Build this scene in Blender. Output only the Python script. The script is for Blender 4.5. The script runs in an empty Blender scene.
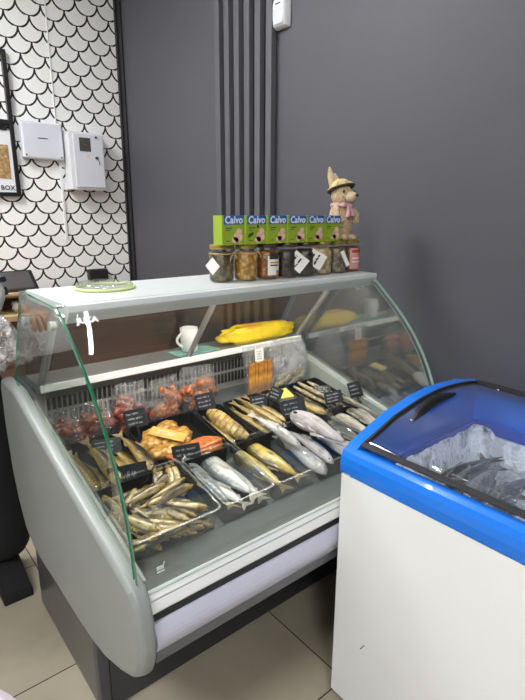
import bpy, bmesh, math, random
from mathutils import Vector, Matrix, noise, Euler
R = math.radians
PI = math.pi
scene = bpy.context.scene
COL = scene.collection
FLOOR = 0.055            # floor height after floor, walls and freezer were scaled about the camera; everything is lowered by it at the end
random.seed(7)

# ------------------------------------------------------------------ materials
class NT:
    """small helper for node trees"""
    def __init__(s, name):
        s.m = bpy.data.materials.new(name); s.m.use_nodes = True
        s.t = s.m.node_tree; s.t.nodes.clear()
        s.out = s.n('ShaderNodeOutputMaterial')
    def n(s, typ, **kw):
        x = s.t.nodes.new(typ)
        for k, v in kw.items():
            setattr(x, k, v)
        return x
    def l(s, a, b): s.t.links.new(a, b)
    def val(s, sock, v):
        if isinstance(v, (int, float)):
            try: sock.default_value = v
            except TypeError: sock.default_value = (v, v, v)
        elif isinstance(v, tuple):
            sock.default_value = (*v, 1) if (len(v) == 3 and sock.type == 'RGBA') else v
        else: s.l(v, sock)
    def math(s, op, a, b=0.0, c=0.0):
        x = s.n('ShaderNodeMath', operation=op)
        s.val(x.inputs[0], a); s.val(x.inputs[1], b); s.val(x.inputs[2], c)
        return x.outputs[0]
    def mix(s, f, a, b):
        x = s.n('ShaderNodeMix', data_type='RGBA')
        s.val(x.inputs[0], f); s.val(x.inputs[6], a); s.val(x.inputs[7], b)
        return x.outputs[2]
    def coord(s, which='Object'): return s.n('ShaderNodeTexCoord').outputs[which]
    def xyz(s, v):
        x = s.n('ShaderNodeSeparateXYZ'); s.l(v, x.inputs[0]); return x.outputs
    def noise(s, scale, detail=3, vec=None, rough=.5):
        x = s.n('ShaderNodeTexNoise'); x.inputs['Scale'].default_value = scale
        x.inputs['Detail'].default_value = detail; x.inputs['Roughness'].default_value = rough
        s.l(vec if vec is not None else s.coord(), x.inputs['Vector']); return x.outputs[0]
    def ramp(s, f, stops):
        x = s.n('ShaderNodeValToRGB'); cr = x.color_ramp
        while len(cr.elements) < len(stops): cr.elements.new(.5)
        for e, (p, c) in zip(cr.elements, stops): e.position = p; e.color = (*c, 1)
        s.l(f, x.inputs[0]); return x.outputs[0]
    def bump(s, h, strength=.3, dist=.002):
        x = s.n('ShaderNodeBump'); x.inputs['Strength'].default_value = strength
        x.inputs['Distance'].default_value = dist; s.l(h, x.inputs['Height']); return x.outputs[0]
    def bsdf(s, col, rough=.5, metal=0., normal=None, spec=.5, coat=0., sss=0.):
        b = s.n('ShaderNodeBsdfPrincipled')
        s.val(b.inputs['Base Color'], col); s.val(b.inputs['Roughness'], rough); s.val(b.inputs['Metallic'], metal)
        b.inputs['Specular IOR Level'].default_value = spec; b.inputs['Coat Weight'].default_value = coat
        if sss: b.inputs['Subsurface Weight'].default_value = sss; b.inputs['Subsurface Scale'].default_value = .01
        if normal is not None: s.l(normal, b.inputs['Normal'])
        return b.outputs[0]
    def done(s, sh): s.l(sh, s.out.inputs[0]); return s.m

def srgb(h):
    h = h.lstrip('#'); o = []
    for i in (0, 2, 4):
        c = int(h[i:i+2], 16) / 255
        o.append(c / 12.92 if c <= .04045 else ((c + .055) / 1.055) ** 2.4)
    return tuple(o)

def plain(name, hexc, rough=.5, metal=0., var=.06, nscale=30, bump=0., spec=.5, coat=0.):
    """a painted / moulded surface with a little tonal variation and grain"""
    t = NT(name); c = srgb(hexc)
    nz = t.noise(nscale, 4)
    lo = tuple(x * (1 - var) for x in c); hi = tuple(min(1, x * (1 + var)) for x in c)
    col = t.ramp(nz, [(.3, lo), (.7, hi)])
    nm = t.bump(t.noise(nscale * 8, 2), bump) if bump else None
    return t.done(t.bsdf(col, rough, metal, nm, spec, coat))

def glass(name, tint=(.96, .98, .97), base=.04, rough=.01, gain=.9, smear=0.):
    t = NT(name)
    tr = t.n('ShaderNodeBsdfTransparent'); tr.inputs[0].default_value = (*tint, 1)
    gl = t.n('ShaderNodeBsdfGlossy'); gl.inputs['Roughness'].default_value = rough
    lw = t.n('ShaderNodeLayerWeight'); lw.inputs[0].default_value = .5
    f = t.math('POWER', lw.outputs['Facing'], 5.0)
    f = t.math('MULTIPLY_ADD', f, gain, base)
    mx = t.n('ShaderNodeMixShader'); t.l(f, mx.inputs[0]); t.l(tr.outputs[0], mx.inputs[1]); t.l(gl.outputs[0], mx.inputs[2])
    sh = mx.outputs[0]
    if smear:
        df = t.n('ShaderNodeBsdfDiffuse'); df.inputs[0].default_value = (.8, .8, .8, 1)
        m2 = t.n('ShaderNodeMixShader')
        t.l(t.math('MULTIPLY', t.noise(5, 5), smear), m2.inputs[0]); t.l(sh, m2.inputs[1]); t.l(df.outputs[0], m2.inputs[2]); sh = m2.outputs[0]
    return t.done(sh)

def film(name, tint=(.97, .97, .98), white=.08, gloss=.12, scale=14, strength=.9, wc=(.9, .9, .92), fg=.5):
    """crinkled clear plastic film"""
    t = NT(name)
    v = t.coord()
    nz = t.noise(scale, 4, v, .6); n2 = t.noise(scale * 3, 3, v, .7)
    h = t.math('ADD', t.math('MULTIPLY', t.math('ABSOLUTE', t.math('SUBTRACT', nz, .5)), 2.0), t.math('MULTIPLY', n2, .4))
    nm = t.bump(h, strength, .02)
    tr = t.n('ShaderNodeBsdfTransparent'); tr.inputs[0].default_value = (*tint, 1)
    gl = t.n('ShaderNodeBsdfGlossy'); gl.inputs['Roughness'].default_value = .12; t.l(nm, gl.inputs['Normal'])
    df = t.n('ShaderNodeBsdfDiffuse'); df.inputs[0].default_value = (*wc, 1); t.l(nm, df.inputs['Normal'])
    lw = t.n('ShaderNodeLayerWeight'); lw.inputs[0].default_value = .5; t.l(nm, lw.inputs['Normal'])
    crease = t.math('POWER', t.math('SUBTRACT', 1.0, t.math('MULTIPLY', t.math('ABSOLUTE', t.math('SUBTRACT', nz, .5)), 6.0)), 3.0)
    crease = t.math('MAXIMUM', crease, 0.0)
    m1 = t.n('ShaderNodeMixShader')
    t.l(t.math('MULTIPLY_ADD', crease, white * 2.2, white), m1.inputs[0]); t.l(tr.outputs[0], m1.inputs[1]); t.l(df.outputs[0], m1.inputs[2])
    m2 = t.n('ShaderNodeMixShader')
    t.l(t.math('MULTIPLY_ADD', t.math('POWER', lw.outputs['Facing'], 3.0), fg, gloss), m2.inputs[0])
    t.l(m1.outputs[0], m2.inputs[1]); t.l(gl.outputs[0], m2.inputs[2])
    return t.done(m2.outputs[0])

def emit(name, col, strength):
    t = NT(name); e = t.n('ShaderNodeEmission'); e.inputs[0].default_value = (*col, 1); e.inputs[1].default_value = strength
    return t.done(e.outputs[0])

def fish_mat(name, belly, side, back, H, rough=.35, spot=.15, nscale=60, metal=0., bars=0., dry=.3):
    """skin running from a pale belly to a dark back (local Y), with scales and blotches"""
    t = NT(name); v = t.coord(); x, y, z = t.xyz(v)
    f = t.math('ADD', t.math('DIVIDE', y, H), .5)
    f = t.math('ADD', f, t.math('MULTIPLY', t.math('SUBTRACT', t.noise(nscale * .5, 3, v), .5), .5))
    if bars:
        w = t.n('ShaderNodeTexWave'); w.inputs['Scale'].default_value = 18; w.inputs['Distortion'].default_value = 6
        w.inputs['Detail'].default_value = 2; t.l(v, w.inputs['Vector'])
        f = t.math('ADD', f, t.math('MULTIPLY', t.math('SUBTRACT', w.outputs['Fac'], .5), bars))
    col = t.ramp(f, [(.12, srgb(belly)), (.5, srgb(side)), (.85, srgb(back))])
    blot = t.noise(nscale, 5, v, .7)
    col = t.mix(t.math('MULTIPLY', t.math('GREATER_THAN', blot, .58), spot), col, tuple(c * .35 for c in srgb(back)))
    mp = t.n('ShaderNodeMapping'); mp.inputs['Scale'].default_value = (18, 130, 60); t.l(v, mp.inputs[0])
    fine = t.noise(1.0, 4, mp.outputs[0], .65)
    col = t.mix(t.math('MULTIPLY', t.math('GREATER_THAN', fine, .56), .28), col, tuple(c * .45 for c in srgb(side)))
    col = t.mix(t.math('MULTIPLY', t.math('LESS_THAN', fine, .42), .30), col, tuple(min(1, c * 1.25) for c in srgb(belly)))
    vo = t.n('ShaderNodeTexVoronoi'); vo.inputs['Scale'].default_value = 260; t.l(v, vo.inputs['Vector'])
    h = t.math('ADD', t.math('MULTIPLY', vo.outputs[0], .5), t.math('MULTIPLY', blot, 2 * dry))
    return t.done(t.bsdf(col, rough, metal, t.bump(h, .5, .002), .5, .15))

def lumps(name, cols, scale=60, rough=.35, bump=.6, coat=.2):
    """chunky preserved food: cell-coloured"""
    t = NT(name); v = t.coord()
    vo = t.n('ShaderNodeTexVoronoi'); vo.inputs['Scale'].default_value = scale; t.l(v, vo.inputs['Vector'])
    sep = t.n('ShaderNodeSeparateColor'); t.l(vo.outputs['Color'], sep.inputs[0])
    k = len(cols)
    f = t.math('ADD', t.math('MULTIPLY', sep.outputs[0], .8), t.math('MULTIPLY', t.noise(scale * .4, 4, v), .25))
    col = t.ramp(f, [(i / max(1, k - 1), srgb(c)) for i, c in enumerate(cols)])
    edge = t.math('MINIMUM', t.math('MULTIPLY', vo.outputs['Distance'], 1.4), 1.0)
    col = t.mix(t.math('MULTIPLY', edge, .6), col, tuple(c * .25 for c in srgb(cols[0])))
    return t.done(t.bsdf(col, rough, 0, t.bump(vo.outputs['Distance'], bump, .004), .5, coat))

def wood_mat(name, a, b, plank=.16, rough=.45):
    t = NT(name); v = t.coord(); x, y, z = t.xyz(v)
    mp = t.n('ShaderNodeMapping'); mp.inputs['Scale'].default_value = (1.3, 8, 26); t.l(v, mp.inputs[0])
    g = t.noise(2.2, 6, mp.outputs[0], .65)
    row = t.math('FLOOR', t.math('DIVIDE', z, plank))
    rnd = t.math('FRACT', t.math('MULTIPLY', t.math('SINE', t.math('MULTIPLY', row, 12.99)), 43.7))
    f = t.math('ADD', t.math('MULTIPLY', g, .9), t.math('MULTIPLY', rnd, .25))
    col = t.ramp(f, [(.3, srgb(a)), (.8, srgb(b))])
    ed = t.math('LESS_THAN', t.math('FRACT', t.math('DIVIDE', z, plank)), .02)
    col = t.mix(t.math('MULTIPLY', ed, .7), col, (.02, .012, .008))
    return t.done(t.bsdf(col, rough, 0, t.bump(g, .15, .002)))

def scales_mat(name):
    """white tiles laid as fish scales with black outlines"""
    Rr = .068; x0 = 1.267; z0 = 1.338; th = .0052
    t = NT(name); v = t.coord(); x, y, z = t.xyz(v)
    zz = t.math('DIVIDE', t.math('SUBTRACT', z, z0), Rr)
    k = t.math('ADD', t.math('FLOOR', zz), 1.0)                 # row whose arcs hang through this strip
    dz = t.math('MULTIPLY', t.math('SUBTRACT', k, zz), Rr)
    odd = t.math('FLOORED_MODULO', k, 2.0)
    xs = t.math('DIVIDE', t.math('SUBTRACT', x, x0), 2 * Rr)
    xs = t.math('ADD', xs, t.math('MULTIPLY', odd, .5))
    dx = t.math('MULTIPLY', t.math('SUBTRACT', t.math('FRACT', xs), .5), 2 * Rr)
    d = t.math('SQRT', t.math('ADD', t.math('MULTIPLY', dx, dx), t.math('MULTIPLY', dz, dz)))
    e = t.math('ABSOLUTE', t.math('SUBTRACT', d, Rr))
    line = t.math('LESS_THAN', e, th)
    base = t.ramp(t.noise(260, 3, v), [(.35, srgb('#e2e2e1')), (.6, srgb('#efefee'))])
    col = t.mix(line, base, srgb('#0c0c0c'))
    hh = t.math('MINIMUM', t.math('MULTIPLY', e, 120.0), 1.0)
    return t.done(t.bsdf(col, t.math('MULTIPLY_ADD', line, .3, .42), 0, t.bump(hh, .3, .002)))

def floor_mat(name):
    t = NT(name); v = t.coord(); x, y, z = t.xyz(v); S = .565
    fx = t.math('DIVIDE', t.math('SUBTRACT', x, .981), S); fy = t.math('DIVIDE', t.math('SUBTRACT', y, .80), S)
    ex = t.math('ABSOLUTE', t.math('SUBTRACT', fx, t.math('ROUND', fx))); ey = t.math('ABSOLUTE', t.math('SUBTRACT', fy, t.math('ROUND', fy)))
    g = t.math('LESS_THAN', t.math('MINIMUM', ex, ey), .0036)
    cell = t.math('ADD', t.math('MULTIPLY', t.math('FLOOR', fx), 3.7), t.math('MULTIPLY', t.math('FLOOR', fy), 7.3))
    rnd = t.math('FRACT', t.math('MULTIPLY', t.math('SINE', cell), 437.5))
    f = t.math('ADD', t.noise(2.5, 6, v, .6), t.math('MULTIPLY', rnd, .12))
    col = t.ramp(f, [(.3, srgb('#948b79')), (.5, srgb('#a39a87')), (.75, srgb('#aea593'))])
    col = t.mix(g, col, srgb('#2c2721'))
    return t.done(t.bsdf(col, t.math('MULTIPLY_ADD', g, .4, .33), 0, t.bump(t.math('SUBTRACT', 1.0, g), .4, .002)))

M = {}
M['scales'] = scales_mat('fish_scale_tile')
M['floor'] = floor_mat('stone_tile')
M['wall'] = plain('grey_wall_paint', '#4c4c53', .55, 0, .03, 3, .05)
M['slat'] = plain('slat_paint', '#55555b', .5, 0, .04, 5)
M['dark_slot'] = plain('slot_dark', '#141416', .7)
M['black_trim'] = plain('black_trim', '#1b1b1e', .45)
M['ceiling'] = plain('ceiling_white', '#d8d7d2', .8)
M['pale_wall'] = plain('pale_wall', '#8c8a87', .7)
M['abs'] = plain('grey_plastic', '#868a88', .38, 0, .03, 8, .03)
M['abs_in'] = plain('grey_inner_plastic', '#8f9690', .35, 0, .03, 8)
M['steel'] = plain('brushed_steel', '#b4b6b6', .35, .75, .05, 20)
M['alu'] = plain('white_aluminium', '#dcdddd', .3, .0, .03, 10)
M['deck'] = plain('pale_deck', '#d2d6d6', .35, .1, .03, 12)
M['bumper'] = plain('lavender_bumper', '#b4b4c4', .35, 0, .03, 6)
M['black'] = plain('black_plastic', '#121214', .4)
M['black_soft'] = plain('black_rubber', '#17171a', .6)
M['dkgrey'] = plain('dark_grey_steel', '#4a4a50', .4, .3)
M['plinth'] = plain('plinth_grey', '#59585a', .3, .3, .04, 6)
M['bed'] = plain('grey_bed', '#474b4c', .6, .0)
M['grille'] = plain('grille_grey', '#8d8a85', .45, .3)
M['glass'] = glass('clear_glass', (.96, .975, .965), .032, .01, .9, .004)
M['end_glass'] = glass('end_glass', (.90, .94, .92), .11, .015, .9, .02)
M['glass_edge'] = plain('green_glass_edge', '#2c6b52', .1, 0, .1, 20, 0, .8)
M['lid_glass'] = glass('freezer_lid_glass', (.92, .95, .98), .06, .01, .9, .03)
M['jar_glass'] = glass('jar_glass', (.97, .98, .97), .03, .02, .8)
M['acrylic'] = glass('clear_acrylic', (.96, .97, .97), .06, .03, .8, .03)
M['acrylic_edge'] = glass('acrylic_edge', (.82, .86, .86), .10, .35, .4, .12)
M['tray_black'] = plain('tray_black', '#0b0b0c', .5, 0, .1, 30, 0, .25)
M['film'] = film('crinkled_film', (.97, .97, .98), .035, .08, 24, 1.0)
M['film_white'] = film('white_liner_film', (.93, .94, .96), .60, .12, 12, 1.0)
M['film_grey'] = film('grey_bag_film', (.70, .70, .74), .20, .25, 12, 1.0)
M['white'] = plain('white_plastic', '#dcdde0', .35, 0, .02, 8)
M['cool_white'] = plain('cool_white_paint', '#cfd1da', .4, 0, .02, 8)
M['freezer_white'] = plain('freezer_white', '#dfe0e0', .35, 0, .015, 3)
M['blue'] = plain('blue_plastic', '#1470d8', .22, 0, .04, 5, 0, .5, .3)
M['blue_in'] = plain('blue_liner', '#2450c0', .3, 0, .04, 5)
M['liner_white'] = plain('liner_white', '#c7c9cc', .4)
M['paper'] = plain('paper_white', '#dedcd6', .7)
M['ink'] = plain('ink', '#26262a', .7)
M['chalk'] = plain('chalk', '#a9abb0', .8)
M['card'] = plain('chalk_card', '#16171c', .45)
M['wood_dark'] = wood_mat('brown_plank', '#4a3226', '#96705a')
M['wood_light'] = wood_mat('pale_wood', '#a98a63', '#c9ac84', .5)
M['gold_lid'] = plain('gold_lid', '#98843c', .3, .5, .1, 40)
M['dark_lid'] = plain('brown_lid', '#4d3a2c', .35, .4)
M['twine'] = plain('twine', '#b39a6d', .9, 0, .2, 200)
M['calvo_green'] = plain('carton_green', '#8ea62a', .45, 0, .05, 20)
M['calvo_blue'] = plain('carton_blue', '#1a5fa8', .45, 0, .05, 20)
M['pink_food'] = plain('printed_pink', '#d8b09c', .5, 0, .15, 120)
M['dark_green'] = plain('printed_leaf', '#2c4a1a', .5)
M['straw'] = plain('straw', '#c9b08a', .9, 0, .35, 150, 1.0)
M['straw_pale'] = plain('pale_straw', '#cdb896', .9, 0, .2, 160, .8)
M['pink_cloth'] = plain('pink_cloth', '#c79aa0', .9, 0, .15, 80)
M['hat'] = plain('hat_straw', '#d3c28c', .9, 0, .3, 180, .8)
M['hat_brim'] = plain('hat_brim', '#5e4d3d', .9, 0, .2, 150)
M['yellow_bag'] = plain('yellow_film', '#d9bd1c', .25, 0, .12, 25, .6, .5, .3)
M['orange_print'] = plain('orange_print', '#c98a1d', .35)
M['teal'] = plain('teal_cloth', '#6f9d93', .85, 0, .1, 60, .4)
M['porcelain'] = plain('porcelain', '#d5d6d6', .2, 0, .02, 10)
M['lime'] = plain('lime_rim', '#c5cf8e', .4)
M['lid_clear'] = glass('lid_clear', (.93, .95, .90), .07, .05, .8, .15)
M['poster_tan'] = lumps('poster_tan', ['#9a7a50', '#c09a68', '#d6b98c'], 60, .7, .1, 0)
M['led'] = emit('led_white', (.99, .99, 1.), 76)
M['led_case'] = emit('led_case', (1., .94, .85), 90)
M['panel_led'] = emit('panel_led', (.98, .99, 1.), 58)
M['screen'] = plain('tablet_screen', '#4c4a4a', .15, 0, .1, 6)
M['navy'] = plain('navy_cloth', '#1b2132', .9, 0, .1, 60)
M['black_cloth'] = plain('black_cloth', '#101012', .9, 0, .2, 60)
M['white_cloth'] = plain('white_cloth', '#cfcfd2', .9, 0, .05, 60)
M['skin'] = plain('skin', '#c49a7e', .5, 0, .05, 30)
M['hair'] = plain('hair', '#2a1d15', .6)
M['pinkish'] = plain('pinkish_white', '#b9afb6', .5, 0, .03, 10)
M['red_mark'] = plain('red_mark', '#a33a35', .5)
M['warn'] = plain('warning_sticker', '#e0c9a0', .5)
M['chrome'] = plain('chrome', '#b9bbbd', .2, .9)
# food
M['red_meat'] = lumps('red_dried_fish', ['#4a1a10', '#7c2c1a', '#a3482c', '#bd6c50'], 90, .3, .5, .3)
M['orange_meat'] = lumps('orange_dried_fish', ['#8a3d12', '#b75a1e', '#d07a35', '#d99a63'], 90, .3, .5, .3)
M['gold_fillet'] = lumps('golden_fillet', ['#a8661c', '#cf9236', '#deb058', '#d39c45'], 70, .3, .5, .4)
M['salmon'] = lumps('salmon', ['#c0602a', '#d87a3c', '#dd8b50'], 70, .3, .3, .4)
M['stick'] = lumps('amber_stick', ['#b8741c', '#d28c30', '#dda048'], 40, .5, .3, .1)
M['pale_strip'] = lumps('pale_strip', ['#8a7652', '#b8a67e', '#d2c6a6'], 120, .5, .4, .1)
M['cheese'] = plain('yellow_butter', '#d9c158', .5)
M['roll'] = lumps('netted_roll', ['#a07a36', '#c9a862', '#dcc692'], 55, .4, .6, .2)
M['net'] = plain('net_string', '#6b4f2a', .9)
M['sprat_head'] = lumps('golden_head', ['#8a6a22', '#b3933f', '#cdb46a'], 200, .3, .4, .3)
M['eye'] = plain('fish_eye', '#1a140e', .15)
M['fin'] = plain('fin', '#7b6a48', .5, 0, .3, 150, .5)
M['fin_pale'] = plain('pale_fin', '#a79f92', .5, 0, .3, 150, .5)
M['cut'] = plain('cut_flesh', '#c9b48c', .5, 0, .2, 120)
M['sprat'] = fish_mat('sprat_skin', '#c2b184', '#8e8065', '#3a3226', .022, .3, .2, 120, .25)
M['golden'] = fish_mat('olive_gold_skin', '#b2954a', '#6a5728', '#1f1b11', .035, .28, .2, 70)
M['mack'] = fish_mat('mackerel_skin', '#d3d0c6', '#8f979c', '#1d232b', .07, .22, .08, 60, .3, .08, .1)
M['mack_pale'] = fish_mat('pale_mackerel_skin', '#dedbd0', '#b9bbb6', '#4d565b', .07, .22, .04, 60, .25, .05, .1)
M['mack_gold'] = fish_mat('golden_mackerel_skin', '#d9c77a', '#c0a74c', '#4b4424', .062, .25, .05, 60, .1, .05, .1)
M['bream'] = fish_mat('bream_skin', '#d9d3d2', '#bcb5ba', '#716a6e', .1, .4, .2, 60, .1)
M['vobla'] = fish_mat('vobla_skin', '#ded6c4', '#c0b6a4', '#6a6250', .05, .4, .25, 70, .1)
M['small_gold'] = fish_mat('small_gold_skin', '#c9b27a', '#92793f', '#3c331c', .022, .3, .25, 120)
M['frozen'] = fish_mat('frozen_skin', '#b0a9a0', '#3d3631', '#100e0f', .05, .25, .35, 60, .3, .12)
M['frozen_pink'] = fish_mat('frozen_pink_skin', '#b59a8e', '#94786c', '#4c3a34', .05, .3, .3, 60, .1)

# ------------------------------------------------------------------ geometry helpers
class MB:
    """collects shapes into one mesh"""
    def __init__(s): s.v = []; s.f = []; s.mi = []; s.sm = []
    def add(s, vs, fs, mi=0, smooth=False, mat=None):
        b = len(s.v)
        s.v += [tuple(mat @ Vector(p)) if mat is not None else tuple(p) for p in vs]
        for f in fs: s.f.append(tuple(i + b for i in f)); s.mi.append(mi); s.sm.append(smooth)
        return s
    def box(s, x0, x1, y0, y1, z0, z1, mi=0, mat=None):
        vs = [(x, y, z) for z in (z0, z1) for y in (y0, y1) for x in (x0, x1)]
        return s.add(vs, [(0, 2, 3, 1), (4, 5, 7, 6), (0, 1, 5, 4), (2, 6, 7, 3), (0, 4, 6, 2), (1, 3, 7, 5)], mi, False, mat)
    def prism_x(s, prof, x0, x1, mi=0, smooth=False, side_mi=None):
        """closed profile of (y,z) points swept along X"""
        n = len(prof)
        vs = [(x0, y, z) for y, z in prof] + [(x1, y, z) for y, z in prof]
        s.add(vs, [(i, (i + 1) % n, (i + 1) % n + n, i + n) for i in range(n)], mi, smooth)
        k = mi if side_mi is None else side_mi
        s.add(vs[:n], [tuple(range(n))], k); s.add(vs[n:], [tuple(range(n))[::-1]], k)
        return s
    def prism_y(s, prof, y0, y1, mi=0, smooth=False):
        n = len(prof)
        vs = [(x, y0, z) for x, z in prof] + [(x, y1, z) for x, z in prof]
        s.add(vs, [(i, i + n, (i + 1) % n + n, (i + 1) % n) for i in range(n)], mi, smooth)
        s.add(vs[:n], [tuple(range(n))], mi); s.add(vs[n:], [tuple(range(n))[::-1]], mi)
        return s
    def tube(s, pts, r, seg=8, mi=0, cap=True, mat=None):
        pts = [Vector(p) for p in pts]; rs = r if isinstance(r, (list, tuple)) else [r] * len(pts)
        vs = []; n = len(pts); up = None
        for i, p in enumerate(pts):
            d = (pts[min(i + 1, n - 1)] - pts[max(i - 1, 0)]).normalized()
            if up is None: up = Vector((0, 0, 1)) if abs(d.z) < .9 else Vector((1, 0, 0))
            a = d.cross(up).normalized(); b = a.cross(d).normalized(); up = b
            for k in range(seg):
                t = 2 * PI * k / seg; vs.append(p + (a * math.cos(t) + b * math.sin(t)) * rs[i])
        fs = [(i * seg + k, i * seg + (k + 1) % seg, (i + 1) * seg + (k + 1) % seg, (i + 1) * seg + k) for i in range(n - 1) for k in range(seg)]
        s.add(vs, fs, mi, True, mat)
        if cap: s.add(vs[:seg], [tuple(range(seg))[::-1]], mi, False, mat); s.add(vs[-seg:], [tuple(range(seg))], mi, False, mat)
        return s
    def lathe(s, prof, c=(0, 0, 0), seg=24, mi=0, mat=None, sx=1, sy=1):
        """profile of (r,z) turned about the vertical through c"""
        vs = []; n = len(prof)
        for r, z in prof:
            for k in range(seg):
                t = 2 * PI * k / seg; vs.append((c[0] + r * math.cos(t) * sx, c[1] + r * math.sin(t) * sy, c[2] + z))
        fs = [(i * seg + k, i * seg + (k + 1) % seg, (i + 1) * seg + (k + 1) % seg, (i + 1) * seg + k) for i in range(n - 1) for k in range(seg)]
        s.add(vs, fs, mi, True, mat)
        if prof[0][0] > 1e-4: s.add(vs[:seg], [tuple(range(seg))[::-1]], mi, False, mat)
        if prof[-1][0] > 1e-4: s.add(vs[-seg:], [tuple(range(seg))], mi, False, mat)
        return s
    def blob(s, c, d, seed=0, amp=.12, freq=2.0, sub=3, mi=0, mat=None, power=1.0):
        bm = bmesh.new(); bmesh.ops.create_icosphere(bm, subdivisions=sub, radius=1)
        vs = []
        for v in bm.verts:
            p = v.co.copy()
            if power != 1.0: p = Vector([math.copysign(abs(q) ** power, q) for q in p])
            k = 1 + amp * noise.noise(v.co * freq + Vector((seed * 3.1, seed * 1.7, seed)))
            vs.append((c[0] + p.x * d[0] * k, c[1] + p.y * d[1] * k, c[2] + p.z * d[2] * k))
        fs = [tuple(v.index for v in f.verts) for f in bm.faces]; bm.free()
        return s.add(vs, fs, mi, True, mat)
    def build(s, name, mats, parent=None, off=None, bevel=0, bseg=2, solid=0, sub=0, weld=False, angle=30, harden=False):
        me = bpy.data.meshes.new(name); me.from_pydata(s.v, [], s.f)
        for m in (mats if isinstance(mats, (list, tuple)) else [mats]): me.materials.append(m)
        me.polygons.foreach_set('material_index', s.mi); me.polygons.foreach_set('use_smooth', s.sm)
        bm = bmesh.new(); bm.from_mesh(me)
        if weld: bmesh.ops.remove_doubles(bm, verts=bm.verts, dist=1e-5)
        bmesh.ops.recalc_face_normals(bm, faces=bm.faces); bm.to_mesh(me); bm.free()
        o = bpy.data.objects.new(name, me); COL.objects.link(o)
        if parent is not None:
            o.parent = parent
            o.location = -Vector(parent['base']) if (off is None and 'base' in parent) else (off or (0, 0, 0))
        elif off: o.location = off
        if bevel:
            b = o.modifiers.new('soft_edge', 'BEVEL'); b.width = bevel; b.segments = bseg; b.limit_method = 'ANGLE'; b.angle_limit = R(angle); b.harden_normals = harden
        if solid: k = o.modifiers.new('thick', 'SOLIDIFY'); k.thickness = solid; k.offset = 0
        if sub: k = o.modifiers.new('smooth', 'SUBSURF'); k.levels = sub; k.render_levels = sub
        return o

def tag(o, label=None, cat=None, group=None, kind=None):
    if label: o['label'] = label
    if cat: o['category'] = cat
    if group: o['group'] = group
    if kind: o['kind'] = kind
    return o
def thing(name, label, cat, base=None, loc=None, group=None, rot=None):
    """an Empty at the thing's base. base: parts are modelled in room coordinates; loc: parts are modelled about the base"""
    o = bpy.data.objects.new(name, None); COL.objects.link(o); o.empty_display_size = .05
    if base is not None: o.location = base; o['base'] = list(base)
    else: o.location = loc or (0, 0, 0)
    if rot is not None: o.rotation_euler = rot
    return tag(o, label, cat, group)
def one(mb, name, mats, label, cat, group=None, **kw): return tag(mb.build(name, mats, **kw), label, cat, group)
def struct(mb, name, mats, **kw): return tag(mb.build(name, mats, **kw), kind='structure')
def copy_tree(o, parent=None):
    c = o.copy(); COL.objects.link(c)
    if parent is not None: c.parent = parent
    for ch in list(o.children): copy_tree(ch, c)
    return c
def frame(origin, xa, ya, za):
    m = Matrix.Identity(4)
    for i, a in enumerate((xa, ya, za)):
        a = Vector(a).normalized()
        for r in range(3): m[r][i] = a[r]
    m.translation = Vector(origin); return m
def text_mesh(body, size, mat, name, parent, m, shear=0., bold=0., align='CENTER', extrude=.0004, sx=1.0):
    cu = bpy.data.curves.new(name, 'FONT'); cu.body = body; cu.size = size; cu.shear = shear; cu.offset = bold
    cu.extrude = extrude; cu.space_character = 1.06; cu.align_x = align; cu.align_y = 'CENTER'; cu.resolution_u = 3
    tmp = bpy.data.objects.new('tmp', cu); COL.objects.link(tmp)
    dg = bpy.context.evaluated_depsgraph_get(); dg.update()
    me = bpy.data.meshes.new_from_object(tmp.evaluated_get(dg))
    bpy.data.objects.remove(tmp); bpy.data.curves.remove(cu)
    if sx != 1.0:
        for v in me.vertices: v.co.x *= sx
    me.transform(m); me.materials.clear(); me.materials.append(mat)
    o = bpy.data.objects.new(name, me); COL.objects.link(o)
    if parent is not None:
        o.parent = parent
        if 'base' in parent: o.location = -Vector(parent['base'])
    return o
def scribble(mb, m, w, h, rows, rng, mi=0, t=.0012, fill=.8):
    """rows of hand-like strokes in the XY plane of m"""
    for r in range(rows):
        y = h * (.5 - (r + .5) / rows); x = -w / 2 + rng.uniform(0, w * .1); end = w / 2 * rng.uniform(fill - .3, fill + .1)
        pts = []; up = False
        while x < end:
            pts.append((x, y + (h / rows) * (.28 if up else -.22) * rng.uniform(.4, 1), .0006)); up = not up; x += w * rng.uniform(.02, .05)
            if rng.random() < .18 and len(pts) > 3:
                strip(mb, m, pts, t, mi); pts = []; x += w * .04
        if len(pts) > 1: strip(mb, m, pts, t, mi)
def strip(mb, m, pts, t, mi=0):
    for a, b in zip(pts, pts[1:]):
        a = Vector(a); b = Vector(b); d = (b - a).normalized(); n = Vector((-d.y, d.x, 0)) * t / 2
        vs = [a - n, b - n, b + n, a + n]
        vs = vs + [p + Vector((0, 0, .0004)) for p in vs]
        mb.add(vs, [(0, 3, 2, 1), (4, 5, 6, 7), (0, 1, 5, 4), (1, 2, 6, 5), (2, 3, 7, 6), (3, 0, 4, 7)], mi, False, m)
M['film_thin'] = film('thin_freezer_film', (.99, .99, .99), .02, .04, 26, 1.0, (.9, .9, .92), .12)
M['lip_grey'] = plain('lip_grey', '#5e5e63', .4)
M['front_dark'] = plain('front_dark', '#37373b', .4)
M['pale_edge'] = plain('pale_glass_edge', '#8fa69b', .15, 0, .1, 20, 0, .8)
M['door_glass'] = glass('brown_reflection_door_glass', (.74, .66, .60), .05, .02, .9, .01)  # brown tint stands in for reflections on the sliding doors
M['film_lid'] = glass('clear_lid', (.93, .95, .92), .10, .08, .8, .12)
M['far_glass'] = glass('far_end_glass', (.88, .92, .91), .20, .03, .75, .05)
M['film_milky'] = film('milky_crinkled_film', (.97, .97, .98), .09, .10, 20, 1.0)
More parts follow.
